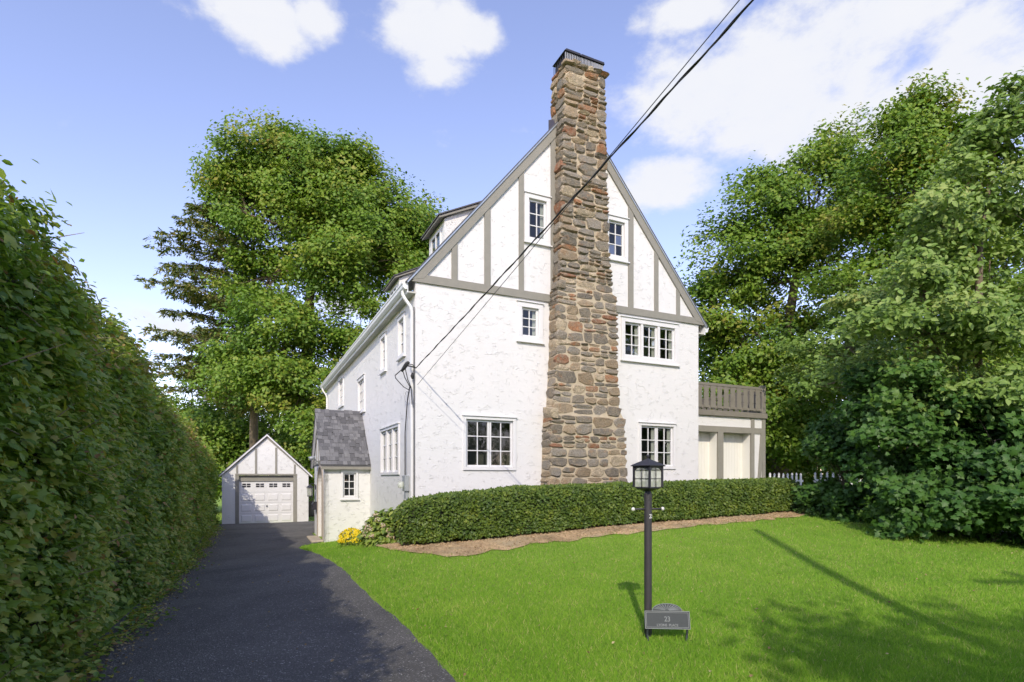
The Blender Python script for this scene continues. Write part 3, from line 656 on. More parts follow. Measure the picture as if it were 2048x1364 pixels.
# front wall with pointed-arch door opening
da, db, dz0, dsp, dtop = 5.42, 6.78, -.30, 1.35, 1.93; dm_ = (da + db) / 2
arch = [(da, dz0)] + [(da + (dm_ - da) * (1 - math.cos(k / 8 * math.pi / 2)) ** .9, dsp + (dtop - dsp) * math.sin(k / 8 * math.pi / 2)) for k in range(9)]
arch += [(2 * dm_ - a, z) for a, z in arch[::-1]]
ff = lambda t, z, w: (ps - w, t, z)
ring = [(pt0, dz0)] + [(pt0, z) for a, z in arch[1:9]] + [(pt0, pz(pt0))] + [(prd, pz(prd) - .06)]
left = arch[:10]
n_ = len(left); outer = [(pt0, left[0][1])] + [(pt0, z) for a, z in left[1:8]] + [(pt0 + .0, pz(pt0) - .04), (prd, pz(prd) - .08)]
for mirror in (0, 1):
    mz = (lambda t: t) if not mirror else (lambda t: 2 * prd - t)
    lf = left if not mirror else [(2 * prd - a, z) for a, z in arch[::-1][:10]]
    for i in range(9):
        q = [lf[i], lf[i + 1], outer[i + 1], outer[i]]
        pw.add([ff(mz(t), z, 0) for t, z in q] + [ff(mz(t), z, -.12) for t, z in q], [(0, 1, 2, 3), (4, 7, 6, 5), (0, 4, 5, 1), (3, 2, 6, 7)])
pw.build('porch_wall', 'stucco2', house)
pd = MB(); pd.prism([(a, z) for a, z in arch], -.14, -.10, ff); door = pd.build('front_door', 'door', house)
MB().lathe([(.0, 0), (.03, .005), (.035, .02), (.02, .035), (.0, .04)], (0, 0, 0), 10).build('door_knob', 'black', door).matrix_local = Matrix.Translation((ps + .10, da + .18, .72)) @ Matrix.Rotation(R(-90), 4, 'Y')
sm = MB()
for i in range(len(arch) - 1):
    (a, z), (b, y) = arch[i], arch[i + 1]; o1 = (a + (.07 if a > dm_ else -.07) * (1 if z < dsp else .8), z + (.06 if z > dsp else 0)); o2 = (b + (.07 if b > dm_ else -.07) * (1 if y < dsp else .8), y + (.06 if y > dsp else 0))
    sm.add([ff(*p, w) for w in (.002, .03) for p in ((a, z), (b, y), o2, o1)], [(0, 1, 2, 3), (4, 7, 6, 5), (0, 4, 5, 1), (2, 6, 7, 3), (0, 3, 7, 4), (1, 5, 6, 2)])
sm.build('door_surround', 'door', house)
fpp = lambda u, w, z: (u, pt0 - w, z)
window(house, fpp, (-.86, -.36), (.95, 1.80), 1, .06, sill=True, deep=.5, seed=40)
for a, b in ((2.0, 2.13), (2.86, 2.98)):
    t0 = prd - (pz(prd) - .10 - b) / 1.145; MB().box(ps - .03, ps + .01, t0, 2 * prd - t0, a, b).build('timber', 'timber', house)
for t in (6.0, prd, 7.05): MB().box(ps - .025, ps + .01, t - .025, t + .025, 2.131, min(2.859, pz(t) - .15)).build('timber', 'timber', house)
for mirror in (0, 1):
    mz = (lambda t: t) if not mirror else (lambda t: 2 * prd - t)
    MB().prism([(pt0 - .14, 1.90), (pt0 - .14, 1.965), (prd, pz(prd) - .005), (prd, pz(prd) - .12)], ps - .09, ps - .03, lambda t, z, w: (w, mz(t), z)).build('rake_board', 'trim', house)
    roofm = MB().prism([(pt0 - .15, 1.93), (pt0 - .15, 1.962), (prd, pz(prd) + .003), (prd, pz(prd) - .03)], ps - .12, -.002, lambda t, z, w: (w, mz(t), z)).build('porch_roof', 'roof', house)
    if mirror: continue
    nr = 16; th = math.atan(1.145); L = (prd - pt0 + .16) / math.cos(th); rowh = L / nr; variants = []
    for wv in (.07, .10, .13, .17):
        v = MB().box(0, wv - .004, 0, rowh * 1.25, 0, .016); me = bpy.data.meshes.new('shingle'); me.from_pydata(v.v, [], v.f); me.update(); me.materials.append(M['shingle']); variants.append((wv, me))
    for r in range(nr):
        x = ps - .125; base_t = pt0 - .16 + r * rowh * math.cos(th); base_z = 1.972 + r * rowh * math.sin(th)
        while x < -.02:
            wv, me = rs.choice(variants)
            if x + wv > 0: wv, me = variants[0]
            if x + wv > .02: break
            lift = rs.choice((0, 0, .018)); o = bpy.data.objects.new('shingle', me); COL.objects.link(o); o.parent = roofm
            o.matrix_local = Matrix.Translation((x, base_t - .0, base_z + lift)) @ Matrix.Rotation(th - .022, 4, 'X'); x += wv
rg_ = MB().prism([(prd - .10, pz(prd) - .07), (prd, pz(prd) + .05), (prd + .10, pz(prd) - .07), (prd, pz(prd) + .03)], ps - .13, -.002, lambda t, z, w: (w, t, z)).build('ridge_cap', 'roof', house)
MB().box(ps - .10, -.002, pt0 - .15, pt0 - .13, 1.84, 1.925).build('fascia', 'timber', house)
MB().box(ps - .09, -.002, pt0 - .13, pt0 - .001, 1.85, 1.87).build('soffit', 'soffit', house)
MB().box(ps - .34, ps - .002, da - .1, db + .1, -.7, -.27).build('stoop', 'stoop', house, bevel=.02)
# fittings on the house: separate things
def hpt(s, t, z): p = hw(s, t); return (float(p[0]), float(p[1]), z)
fl = empty('floodlight', hpt(ps - .03, prd + .05, 2.07), HROT); tag(fl, 'small grey twin floodlight over the arched porch door', 'floodlight')
MB().lathe([(.05, -.03), (.05, .03)], (0, 0, 0), 10).build('mounting_plate', 'meter', fl)
for dy in (-.1, .1):
    MB().tube([(0, 0, 0), (-.10, dy * .6, .12), (-.13, dy, .16)], .015, 6).build('arm', 'meter', fl)
    MB().tube([(-.10, dy, .18), (-.17, dy, .15), (-.25, dy, .12)], [.03, .055, .07], 10).build('lamp_head', 'meter', fl, True)
wl_ = empty('wall_lantern', hpt(ps - .02, 7.25, 1.25), HROT); tag(wl_, 'black and white wall lantern beside the porch door', 'lantern')
MB().box(-.03, .0, -.04, .04, -.05, .12).tube([(0, 0, .08), (-.10, 0, .16), (-.18, 0, .12)], .012, 6).build('bracket', 'black', wl_)
MB().lathe([(.13, .02), (.04, .10), (.0, .13)], (-.18, 0, 0), 8).build('lantern_cap', 'black', wl_)
MB().lathe([(.075, -.24), (.095, .015)], (-.18, 0, 0), 8).build('glass_shade', 'lglass', wl_)
for k in range(6): MB().tube([(-.18 + .098 * math.cos(k * 1.047), .098 * math.sin(k * 1.047), .015), (-.18 + .078 * math.cos(k * 1.047), .078 * math.sin(k * 1.047), -.24)], .006, 4).build('cage_bar', 'black', wl_)
MB().lathe([(.09, -.27), (.085, -.24)], (-.18, 0, 0), 8).build('base_ring', 'black', wl_)
mbx = empty('mailbox', hpt(ps - .002, 7.2, .55), HROT); tag(mbx, 'black wall mailbox under the porch lantern', 'mailbox')
MB().prism([(-.14, 0), (0, 0), (0, .24), (-.09, .24), (-.14, .18)], -.17, .17, lambda x, z, y: (x, y, z)).build('box', 'black', mbx, bevel=.01)
MB().prism([(-.155, .17), (-.09, .255), (0, .255), (0, .245), (-.09, .243), (-.15, .165)], -.18, .18, lambda x, z, y: (x, y, z)).build('lid', 'black', mbx)
em = empty('electric_meter', hpt(0, .62, 1.45), HROT); tag(em, 'grey electric meter box on the side wall by the downspout', 'meter')
MB().box(-.11, -.002, -.11, .13, -.17, .20).build('box', 'meter', em, bevel=.012)
mm = MB().lathe([(.085, 0), (.085, .06), (.07, .11), (.03, .13)], (0, 0, 0), 16).build('glass_dome', 'lglass', em, True); mm.matrix_local = Matrix.Translation((-.112, .02, -.02)) @ Matrix.Rotation(R(-90), 4, 'Y')
MB().box(-.08, -.002, -.06, .06, -.34, -.172).build('lower_hub', 'meter', em)
MB().tube([(-.05, .10, .20), (-.05, .10, 1.2), (-.05, -.1, 1.9), (-.05, -.35, 2.25)], .014, 6).build('riser', 'wire', em)

# ------------------------------------------------------------------ sunroom with roof deck
s0, s1, tq = 8.252, 12.06, 1.0
fq = lambda u, w, z: (u, tq - w, z)
MB().box(s0, s1, tq + .34, tq + 5, ZB + .9, 3.35).box(s0, s1, tq, tq + .339, 3.215, 3.53).box(11.57, s1, tq, tq + .339, ZB + .9, 3.03).build('sunroom_wall', 'stucco', house)
for a, b in ((s0, 9.98), (10.21, 11.42)):
    pn = MB(); k = int((b - a) / .115); bw = (b - a) / k
    for i in range(k):
        MB().box(a + i * bw + .003, a + (i + 1) * bw - .003, -.338, -.322, .2, 3.03, fq).build('board', 'panel', house)
    MB().box(b - .02, b, -.32, -.03, .2, 3.03, fq).build('reveal_panel', 'panel', house)
MB().box(s0, s1 + .01, -.32, .03, 3.03, 3.214, fq).build('timber', 'timber', house)
for a, b, z0, z1 in ((9.982, 10.208, .2, 3.029), (11.422, 11.568, .2, 3.029), (11.43, 11.57, 3.2145, 3.53), (11.93, s1 + .012, .2, 3.029), (11.93, s1 + .012, 3.2145, 3.53)):
    MB().box(a, b, -.30 if z1 < 3.1 and a < 11.9 else -.02, .032, z0, z1, fq).build('timber', 'timber', house)
MB().prism([(11.62, .2), (11.74, .2), (11.928, 2.2), (11.928, 3.028), (11.86, 3.028)], -.02, .03, lambda u, z, w: fq(u, w, z)).build('timber', 'timber', house)
MB().box(s0, s1 + .06, -5, .08, 3.531, 3.70, fq).build('deck_rim', 'railpaint', house, bevel=.01)
ral = MB().box(s0, s1, -.02, .05, 4.47, 4.55, fq).box(s0, s1, .0, .03, 4.40, 4.468, fq).box(s0, s1, .0, .03, 3.76, 3.85, fq).build('railing', 'railpaint', house)
nb_ = 13; bp = (s1 - .2 - s0) / nb_
for i in range(nb_):
    a = s0 + .02 + i * bp; b = a + bp * .70; nt_ = .022
    pl = [(a, 3.78), (b, 3.78), (b, 3.98), (b - nt_, 4.005), (b, 4.03), (b, 4.24), (b - nt_, 4.265), (b, 4.29), (b, 4.46), (a, 4.46), (a, 4.29), (a + nt_, 4.265), (a, 4.24), (a, 4.03), (a + nt_, 4.005), (a, 3.98)]
    MB().prism(pl, .031, .052, lambda u, z, w: fq(u, w, z)).build('baluster', 'railpaint', ral)
MB().box(s1 - .16, s1, -.10, .06, 3.701, 4.62, fq).build('post', 'railpaint', ral, bevel=.01)
MB().box(s1 - .07, s1 - .02, -5, -.10, 4.47, 4.55, fq).box(s1 - .07, s1 - .02, -5, -.10, 3.76, 3.85, fq).build('side_rail', 'railpaint', ral)
for i in range(18): MB().box(s1 - .055, s1 - .035, -.25 - i * .26, -.42 - i * .26 + .0, 3.85, 4.47, lambda u, w, z: fq(u, w, z)).build('baluster', 'railpaint', ral)

# ------------------------------------------------------------------ garage
GT = 17.0; gp_ = hw(-2.55, GT); garage = empty('garage', (gp_[0], gp_[1], -.6), HROT); tag(garage, 'small white gabled garage with taupe timbers at driveway end', 'garage')
gh = 1.91; zo = .6                                # local coordinates, z above the slab
L0, L1 = -1.91, 1.87; apex = 3.63 + zo; eav = 1.70 + zo; gsl = (apex - eav) / 2.0
d0, d1, dzt = -1.18, 1.16, 1.40 + zo
gq = lambda u, w, z: (u, -w, z)
go = [(L0, -.4), (d0 - .18, -.4), (d0 - .18, dzt + .38), (d1 + .18, dzt + .38), (d1 + .18, -.4), (L1, -.4), (L1, eav + .05), (0, apex - .06), (L0, eav + .05)]
bm = bmesh.new(); bm.faces.new([bm.verts.new((u, 0, z)) for u, z in go]); ex = bmesh.ops.extrude_face_region(bm, geom=bm.faces[:])
for v in ex['geom']:
    if isinstance(v, bmesh.types.BMVert): v.co.y = .2
bmesh.ops.recalc_face_normals(bm, faces=bm.faces); me = bpy.data.meshes.new('front_wall'); bm.to_mesh(me); bm.free(); link('front_wall', me, 'stucco2', garage)
MB().box(L0, L0 + .2, .2, 6, -.4, eav).box(L1 - .2, L1, .2, 6, -.4, eav).box(L0 + .2, L1 - .2, 5.8, 6, -.4, eav).build('side_wall', 'stucco2', garage)
for mzr in (1, -1):
    MB().prism([(mzr * 2.06, eav - .08), (mzr * 2.06, eav + .0), (0, apex + .06), (0, apex - .03)], -.10, 6.1, lambda u, z, w: (u, w, z)).build('roof', 'roof', garage)
    MB().prism([(mzr * 2.04, eav - .10), (mzr * 2.04, eav - .02), (mzr * .001, apex + .025), (mzr * .001, apex - .05)], -.13, -.101, lambda u, z, w: (u, w, z)).build('rake_trim', 'trim', garage)
    MB().prism([(mzr * 1.95, eav - .06), (mzr * 1.95, eav + .0), (mzr * .001, apex - .06), (mzr * .001, apex - .17)], -.035, -.002, lambda u, z, w: (u, w, z)).build('timber', 'timber', garage)
for a, b in ((-.52, -.43), (.36, .45), (-1.32, -1.24), (1.20, 1.28)): MB().box(a, b, -.025, -.002, dzt + .385, apex - gsl * max(abs(a), abs(b)) - .16).build('timber', 'timber', garage)
for a, b, z0, z1, y0 in ((d0 - .18, d1 + .18, dzt + .30, dzt + .38, -.03), (d0 - .18, d0 - .02, -.2, dzt + .299, -.02), (d1 + .02, d1 + .18, -.2, dzt + .299, -.02), (d0 - .019, d1 + .019, dzt + .02, dzt + .285, .10)):
    MB().box(a, b, y0, .19, z0, z1).build('door_frame', 'timber', garage)
gd = MB().box(d0 - .019, d1 + .019, .15, .18, .0, dzt + .019).build('garage_door', 'trim', garage)
cw = (d1 - d0) / 4; rh_ = dzt / 4
for r in range(4):
    for c in range(4):
        x = d0 + c * cw; z = r * rh_ + .01
        if r < 3:
            pnl = MB(); a, b, e, g = x + .07, x + cw - .07, z + .09, z + rh_ - .09
            pnl.add([(a, .149, e), (b, .149, e), (b, .149, g), (a, .149, g), (a + .03, .130, e + .03), (b - .03, .130, e + .03), (b - .03, .130, g - .03), (a + .03, .130, g - .03)], [(4, 5, 6, 7), (0, 1, 5, 4), (1, 2, 6, 5), (2, 3, 7, 6), (3, 0, 4, 7)]).build('panel', 'trim', gd)
        else:
            for i in (0, 1):
                for j in (0, 1):
                    xa = x + cw / 2 - .175 + i * .19; za = z + rh_ * .5 - .02 + j * .1; MB().box(xa, xa + .16, .138, .149, za, za + .075).build('pane', 'black', gd)
for r in range(1, 4): MB().box(d0, d1, .1485, .1495, r * rh_ - .004, r * rh_ + .004).build('section_joint', 'meter', gd)
MB().box(-.03, .03, .11, .149, .80, .86).build('handle', 'black', gd)

# ------------------------------------------------------------------ service cables and poles
def hang(A, B, n, sag):
    A, B = Vector(A), Vector(B); return [A.lerp(B, i / n) + Vector((0, 0, -sag * 4 * (i / n) * (1 - i / n))) for i in range(n + 1)]
PA = Vector(hpt(-.02, -.10, 4.02)); PB = Vector((6.05, -3.0, 7.25)); PC = Vector(hpt(.03, -.05, 3.66)); PD_ = Vector((6.05, -3.0, 7.85))
ck = empty('power_cable', tuple(PA)); tag(ck, 'thick twisted black power cable sloping up from the house corner', 'cable')
pts = hang(PA, PB, 160, .10); mb = MB(); mb.tube([p - PA for p in pts], .0072, 6); mb.build('carrier_wire', 'cable', ck, True)
for ph in (0, 2.1):
    mb = MB(); d = (PB - PA).normalized(); u = d.orthogonal().normalized(); w = d.cross(u)
    mb.tube([p - PA + (u * math.cos(i * .75 + ph) + w * math.sin(i * .75 + ph)) * .0095 for i, p in enumerate(pts)], .0056, 5); mb.build('twisted_conductor', 'cable', ck, True)
hd = MB(); b0 = Vector((0, 0, 0))
def lp(ds, dt, dz): p = AX * ds + BX * dt; return Vector((p[0], p[1], dz))
hd.tube([b0, lp(-.10, .02, .03), lp(-.2, .12, .06)], .016, 6); hd.tube([b0, lp(-.08, .0, .07), lp(-.2, .1, .09)], .010, 6)
hd.tube([lp(-.14, .06, .13), lp(-.18, .1, .09), lp(-.22, .14, .02), lp(-.27, .2, -.06)], [.03, .05, .045, .03], 8)
for q in (((-.24, .2, .0), (-.38, .35, -.14), (-.36, .36, -.20), (-.22, .22, -.40), (-.12, .15, -.47), (-.08, .1, -.40)), ((-.2, .15, 0), (-.15, .12, -.25), (-.08, .1, -.42), (-.06, .1, -.8)), ((-.24, .2, -.05), (-.2, .18, -.2), (-.1, .1, -.42))):
    hd.tube([lp(*x) for x in q], .011, 6)
hd.tube([lp(-.06, .06, -.10), lp(-.07, .06, -.17), lp(-.06, .06, -.24)], [.02, .035, .02], 8)
hd.build('service_loops', 'cable', ck)
cc_ = MB(); cen = lp(-.15, .22, -.62)
cc_.tube([cen + lp(.0, .16 * math.cos(k * .45), .12 * math.sin(k * .45)) for k in range(15)], .004, 4); cc_.build('coiled_wire', 'wire', ck)
cp_ = tag(MB().tube([p - PC for p in hang(PC, PD_, 60, .06)], .0050, 5).build('phone_cable', 'wire'), 'thin straight phone wire running beside the thick power cable', 'cable'); cp_.location = PC
def pole(name, label, x, y, h, r, cross=True):
    z = float(H(x, y)); p = empty(name, (x, y, z)); tag(p, label, 'pole')
    MB().tube([(0, 0, -.3), (0, 0, h * .5), (0, 0, h)], [r, r * .9, r * .75], 12).build('shaft', 'pole', p, True)
    if cross: MB().box(-.9, .9, -.06, .06, h - .5, h - .38).build('crossarm', 'pole', p)
    return p
pole('utility_pole', 'wooden utility pole at the street holding the house cables', 6.05, -3.1, 8.3, .15)
pole('street_pole', 'plain wooden street pole whose shadow crosses the lawn', 3.62, -1.0, 9.6, .12, False)

# ------------------------------------------------------------------ lamp post and address plaque
g0 = gnd(1296, 1272); lamp = empty('lamp_post', (g0[0], g0[1], float(H(g0[0], g0[1])))); tag(lamp, 'charcoal lamp post with glazed lantern standing on the lawn', 'lamp post')
kk = g0[1] / FPX                                   # metres per photo pixel at that distance
zt_ = lambda py: (1272 - py) * kk
MB().lathe([(.038, -.1), (.038, zt_(1000)), (.040, zt_(1000) + .001), (.040, zt_(988)), (.034, zt_(986)), (.024, zt_(980))], (0, 0, 0), 20).build('post', 'post', lamp, True).data.polygons.foreach_set('use_smooth', [False] * 122)
lz0, lz1, lzr = zt_(976), zt_(935), zt_(920); lw = 21 * kk
LR = R(38)
lant = empty('tmp') ; bpy.data.objects.remove(lant)
def rotz(v, a): return (v[0] * math.cos(a) - v[1] * math.sin(a), v[0] * math.sin(a) + v[1] * math.cos(a), v[2])
fr = lambda x, y, z: rotz((x, y, z), LR)
cage = MB(); hw_ = lw * .93
cage.lathe([(.02, lz0 - .05), (.035, lz0 - .03), (hw_ * 1.0, lz0 - .012), (hw_ * 1.30, lz0), (hw_ * 1.28, lz0 + .012)], (0, 0, 0), 4)
cage.v = [rotz(v, LR + R(45)) for v in cage.v]
for sx in (-1, 1):
    for sy in (-1, 1): cage.box(sx * hw_ - .009, sx * hw_ + .009, sy * hw_ - .009, sy * hw_ + .009, lz0 + .01, lz1 + .02, fr)
for (ax, sg) in ((0, -1), (0, 1), (1, -1), (1, 1)):
    fpn = (lambda u, w, z, sg=sg: fr(u, sg * (hw_ - w), z)) if ax == 0 else (lambda u, w, z, sg=sg: fr(sg * (hw_ - w), u, z))
    q = hw_ - .009; zs = lz1 - .035; m = 10
    arc = [(q * math.cos(math.pi * i / m), zs + (lz1 - zs) * math.sin(math.pi * i / m)) for i in range(m + 1)]
    for i in range(m):
        (a, z), (b, y) = arc[i], arc[i + 1]; cage.add([fpn(u, w, zz_) for w in (-.004, .006) for u, zz_ in ((a, z), (b, y), (b, lz1 + .02), (a, lz1 + .02))], [(0, 1, 2, 3), (4, 7, 6, 5), (0, 4, 5, 1)])
    for u in (-.004,): cage.box(u, u + .007, -.003, .004, lz0 + .012, lz1, fpn)
    for f_ in (.45, .86): cage.box(-q, q, -.003, .004, lz0 + (lz1 - lz0) * f_, lz0 + (lz1 - lz0) * f_ + .006, fpn)
    MB().add([fpn(-q, .007, lz0 + .012), fpn(q, .007, lz0 + .012), fpn(q, .007, lz1 + .015), fpn(-q, .007, lz1 + .015)], [(0, 1, 2, 3)]).build('glass_pane', 'lglass', lamp)
cage.build('lantern_cage', 'black', lamp)
rf = MB().lathe([(hw_ * 1.74, lz1 + .012), (hw_ * 1.76, lz1 + .020), (hw_ * 1.2, lz1 + .046), (.012, lzr + .012), (.006, lzr + .02)], (0, 0, 0), 4); rf.v = [rotz(v, LR + R(45)) for v in rf.v]; rf.build('lantern_roof', 'black', lamp)
MB().lathe([(.004, lzr + .01), (.007, lzr + .018), (.005, lzr + .022), (.014, lzr + .028), (.018, lzr + .040), (.012, lzr + .052), (.003, lzr + .056)], (0, 0, 0), 10).build('finial', 'black', lamp, True)
MB().lathe([(.012, lz0 + .01), (.012, lz0 + .05), (.028, lz0 + .07), (.03, lz0 + .1), (.018, lz0 + .13), (.002, lz0 + .14)], (0, 0, 0), 10).build('bulb', 'lglass', lamp, True)
lzb = zt_(1018); la = R(16)
for sg in (-1, 1):
    e = rotz((sg * 33 * kk, 0, 0), la); MB().tube([(0, 0, lzb), (e[0], e[1], lzb)], .009, 8).build('ladder_rest', 'post', lamp, True)
    MB().lathe([(.002, -.02), (.014, -.014), (.019, 0), (.014, .014), (.002, .02)], (e[0], e[1], lzb), 10).build('knob', 'knob', lamp, True)
def text(body, size, mat, name, parent, mw, ext=.002, align='CENTER', sx=1.0, wrap=None):
    cu = bpy.data.curves.new(name, 'FONT'); cu.body = body; cu.size = size; cu.extrude = ext; cu.align_x = align; cu.offset = .0006
    ob = bpy.data.objects.new(name, cu); COL.objects.link(ob); bpy.context.view_layer.update()
    me = bpy.data.meshes.new_from_object(ob.evaluated_get(bpy.context.evaluated_depsgraph_get())); bpy.data.objects.remove(ob); bpy.data.curves.remove(cu)
    for v in me.vertices:
        v.co.x *= sx
        if wrap: a = v.co.x / wrap; r = wrap + v.co.z; v.co = Vector((r * math.sin(a), v.co.y, r * math.cos(a)))
    o = link(name, me, mat, parent); o.matrix_local = mw; return o
# the house number wraps round the post, turned so its second digit runs out of sight
text('23', .060, 'knob', 'house_number', lamp, Matrix.Translation((0, 0, zt_(1036))) @ Matrix.Rotation(R(2), 4, 'Z') @ Matrix.Rotation(R(90), 4, 'X'), .0012, align='LEFT', wrap=.0386, sx=.9)

gs = gnd(1335, 1283); pq = empty('address_plaque', (gs[0], gs[1], float(H(gs[0], gs[1]))), R(-4)); tag(pq, 'dark metal plaque on two stakes reading 23 LYONS PLACE', 'plaque')
kq = gs[1] / FPX; zq = lambda py: (1283 - py) * kq; pwid = 44.5 * kq
tilt = Matrix.Translation((0, 0, zq(1258))) @ Matrix.Rotation(R(-14), 4, 'X')
def pl_build(mb, name, mat, bevel=0):
    mb.v = [tuple(tilt @ Vector(v)) for v in mb.v]; return mb.build(name, mat, pq, bevel=bevel)
ph = (1258 - 1223) * kq; fpl = lambda u, z, w: (u, -w, z); hb = 1258
pl_build(MB().prism([(-pwid, 0), (pwid, 0), (pwid, ph), (-pwid, ph)], 0, .012, fpl), 'plate', 'plaque')
ra = pwid * .66; rz_ = 14.5 * kq
pl_build(MB().prism([(ra * math.cos(math.pi * i / 20), ph + .0005 + rz_ * math.sin(math.pi * i / 20)) for i in range(21)], 0, .012, fpl), 'fan_crest', 'plaque')
bd = MB(); e = .006
for (a, b, c, d) in ((-pwid, pwid, 0, e), (-pwid, pwid, ph - e, ph), (-pwid, -pwid + e, e, ph - e), (pwid - e, pwid, e, ph - e)): bd.box(a, b, -.018, -.0121, c, d)
for (a, b, c, d) in ((-pwid + .014, pwid - .014, .014, .018), (-pwid + .014, pwid - .014, ph - .018, ph - .014), (-pwid + .014, -pwid + .018, .018, ph - .018), (pwid - .018, pwid - .014, .018, ph - .018)): bd.box(a, b, -.016, -.0121, c, d)
bd.tube([(ra * math.cos(math.pi * i / 20), -.014, ph + rz_ * math.sin(math.pi * i / 20)) for i in range(21)], .004, 5)
pl_build(bd, 'raised_border', 'plaque_hi')
fn_ = MB()
for i in range(13):
    a = math.pi * (i + .8) / 14.6; sw = (1 if i > 6 else -1) * .10 * abs(math.cos(a))
    fn_.tube([(ra * q * math.cos(a + sw * (q - .3)), -.0135, ph + .004 + (rz_ - .004) * q * math.sin(a + sw * (q - .3))) for q in (.16, .45, .7, .95)], [.002, .0035, .0042, .003], 5)
pl_build(fn_, 'fan_ribs', 'plaque_hi')
text('23', .068, 'plaque_hi', 'number', pq, tilt @ Matrix.Translation((.0, -.0125, ph * .42)) @ Matrix.Rotation(R(90), 4, 'X'), .003, sx=.9)
text('LYONS  PLACE', .033, 'plaque_hi', 'street_name', pq, tilt @ Matrix.Translation((.0, -.0125, ph * .15)) @ Matrix.Rotation(R(90), 4, 'X'), .0025, sx=.95)
for sg in (-1, 1): MB().tube([(sg * pwid * .88, .012, zq(1260)), (sg * pwid * .88, .02, zq(1270)), (sg * (pwid * .88 - .01), .0, -.06)], [.011, .010, .012], 6).build('stake', 'plaque', pq)

# ------------------------------------------------------------------ picket fence behind the clipped hedge
def picket_fence(name, label, A, B, n, hgt):
    A, B = np.array(A), np.array(B); L = np.linalg.norm(B - A); ang = math.atan2(B[1] - A[1], B[0] - A[0])
    z = float(H(*A)); f = empty(name, (A[0], A[1], z), ang); tag(f, label, 'fence', 'picket fence panels'); p = L / n
    MB().box(0, L, .0, .035, .22, .29).build('rail', 'trim', f); MB().box(0, L, .0, .035, hgt - .30, hgt - .23).build('rail', 'trim', f)
    m = MB().prism([(0, .04), (.065, .04), (.065, hgt - .12), (.055, hgt - .09), (.07, hgt - .06), (.0325, hgt), (-.005, hgt - .06), (.01, hgt - .09), (0, hgt - .12)], -.024, -.001, lambda u, z, w: (u, w, z))
    me = bpy.data.meshes.new('picket'); me.from_pydata(m.v, [], m.f); me.update(); me.materials.append(M['trim'])
    for i in range(n):
        o = bpy.data.objects.new('picket', me); COL.objects.link(o); o.parent = f; o.location = (i * p + .02, 0, random.Random(i).uniform(-.012, .012))
    return f
fa = hw(12.12, .9); fb = hw(13.35, .55); fc = hw(13.5, .3); fd = hw(14.6, -.6)
picket_fence('picket_fence', 'white picket fence panel in sun beside the sunroom corner', fa, fb, 8, 1.0)
picket_fence('picket_fence', 'shaded white picket fence panel half hidden by dark shrubs', fc, fd, 8, 1.0)

# ------------------------------------------------------------------ clipped yew hedge along the front
rng = np.random.default_rng(3)
yh_ = empty('clipped_hedge', hpt(-.6, -1.35, .3)); tag(yh_, 'low clipped evergreen hedge along the front of the house', 'hedge'); yo = np.array(yh_.location)
HS = np.array([-.75, .4, 2, 4, 6, 8, 10.4]); HZ = np.array([1.14, 1.26, 1.38, 1.43, 1.47, 1.51, 1.55])
nzf = noise1(np.random.default_rng(1), 9, 1.6)
def yew_surf(s, a):
    """a: 0 bottom front -> 1 bottom back, over the top"""
    end = np.minimum(1, np.sqrt(np.clip((s + .78) / .75, 0, 1) * (2 - np.clip((s + .78) / .75, 0, 1)))); end2 = np.sqrt(np.clip((10.45 - s) / .5, 0, 1) * (2 - np.clip((10.45 - s) / .5, 0, 1)))
    wdt = (.60 + .05 * nzf(s, a * 2)) * np.minimum(end, end2) + .02; th = math.pi * a
    ex = 4.2; c, si = np.cos(th), np.sin(th); q = (np.abs(c) ** ex + np.abs(si) ** ex) ** (-1 / ex)
    t = -1.30 - c * q * wdt; zt = np.interp(s, HS, HZ) + .02 * nzf(s * 2, a); p0 = P0[0] + s * AX[0] + t * BX[0]; p1 = P0[1] + s * AX[1] + t * BX[1]
    zb = H(p0, p1) + .10; z = zb + (zt - zb) * np.clip(si * q, 0, 1) * (.55 + .45 * np.minimum(end, end2)) + .02 * nzf(s * 3, a * 5)
    return np.stack([p0, p1, z], -1)
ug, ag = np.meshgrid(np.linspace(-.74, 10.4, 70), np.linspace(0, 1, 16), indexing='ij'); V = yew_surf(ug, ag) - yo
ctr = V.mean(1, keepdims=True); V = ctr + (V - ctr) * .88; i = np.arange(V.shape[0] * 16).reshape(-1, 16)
npmesh('dark_core', V.reshape(-1, 3), np.stack([i[:-1, :-1], i[:-1, 1:], i[1:, 1:], i[1:, :-1]], -1).reshape(-1, 4), 'hedgecore', yh_)
n = 78000; s = rng.uniform(-.77, 10.44, n); a = rng.beta(.8, 1.15, n) * .93; e = .01
P = yew_surf(s, a); N = np.cross(yew_surf(s, np.clip(a + e, 0, 1)) - P, yew_surf(s + e, a) - P); N = unit(N)
N *= np.sign((N * (P - (yew_surf(s, 0 * a + .5) - np.array([0, 0, .4])))).sum(1, keepdims=True) + 1e-9)
P = P - N * rng.uniform(-.02, .10, n)[:, None]
cl_n = np.clip(.45 + .25 * nzf(s * 4, a * 9) + rng.normal(0, .18, n), 0, 1)
topm = (N[:, 2] > .6); sz = np.where(topm, .055, .060) * rng.uniform(.6, 1.35, n)
TD = N * 1.0 + rng.normal(size=(n, 3)) * .75; NN = N * .3 + rng.normal(size=(n, 3)) * .6 + np.array([0, -.6, .55])
leaves('foliage', P - yo, NN, TD, sz, cl_n, T_QUAD, 'yew', yh_)
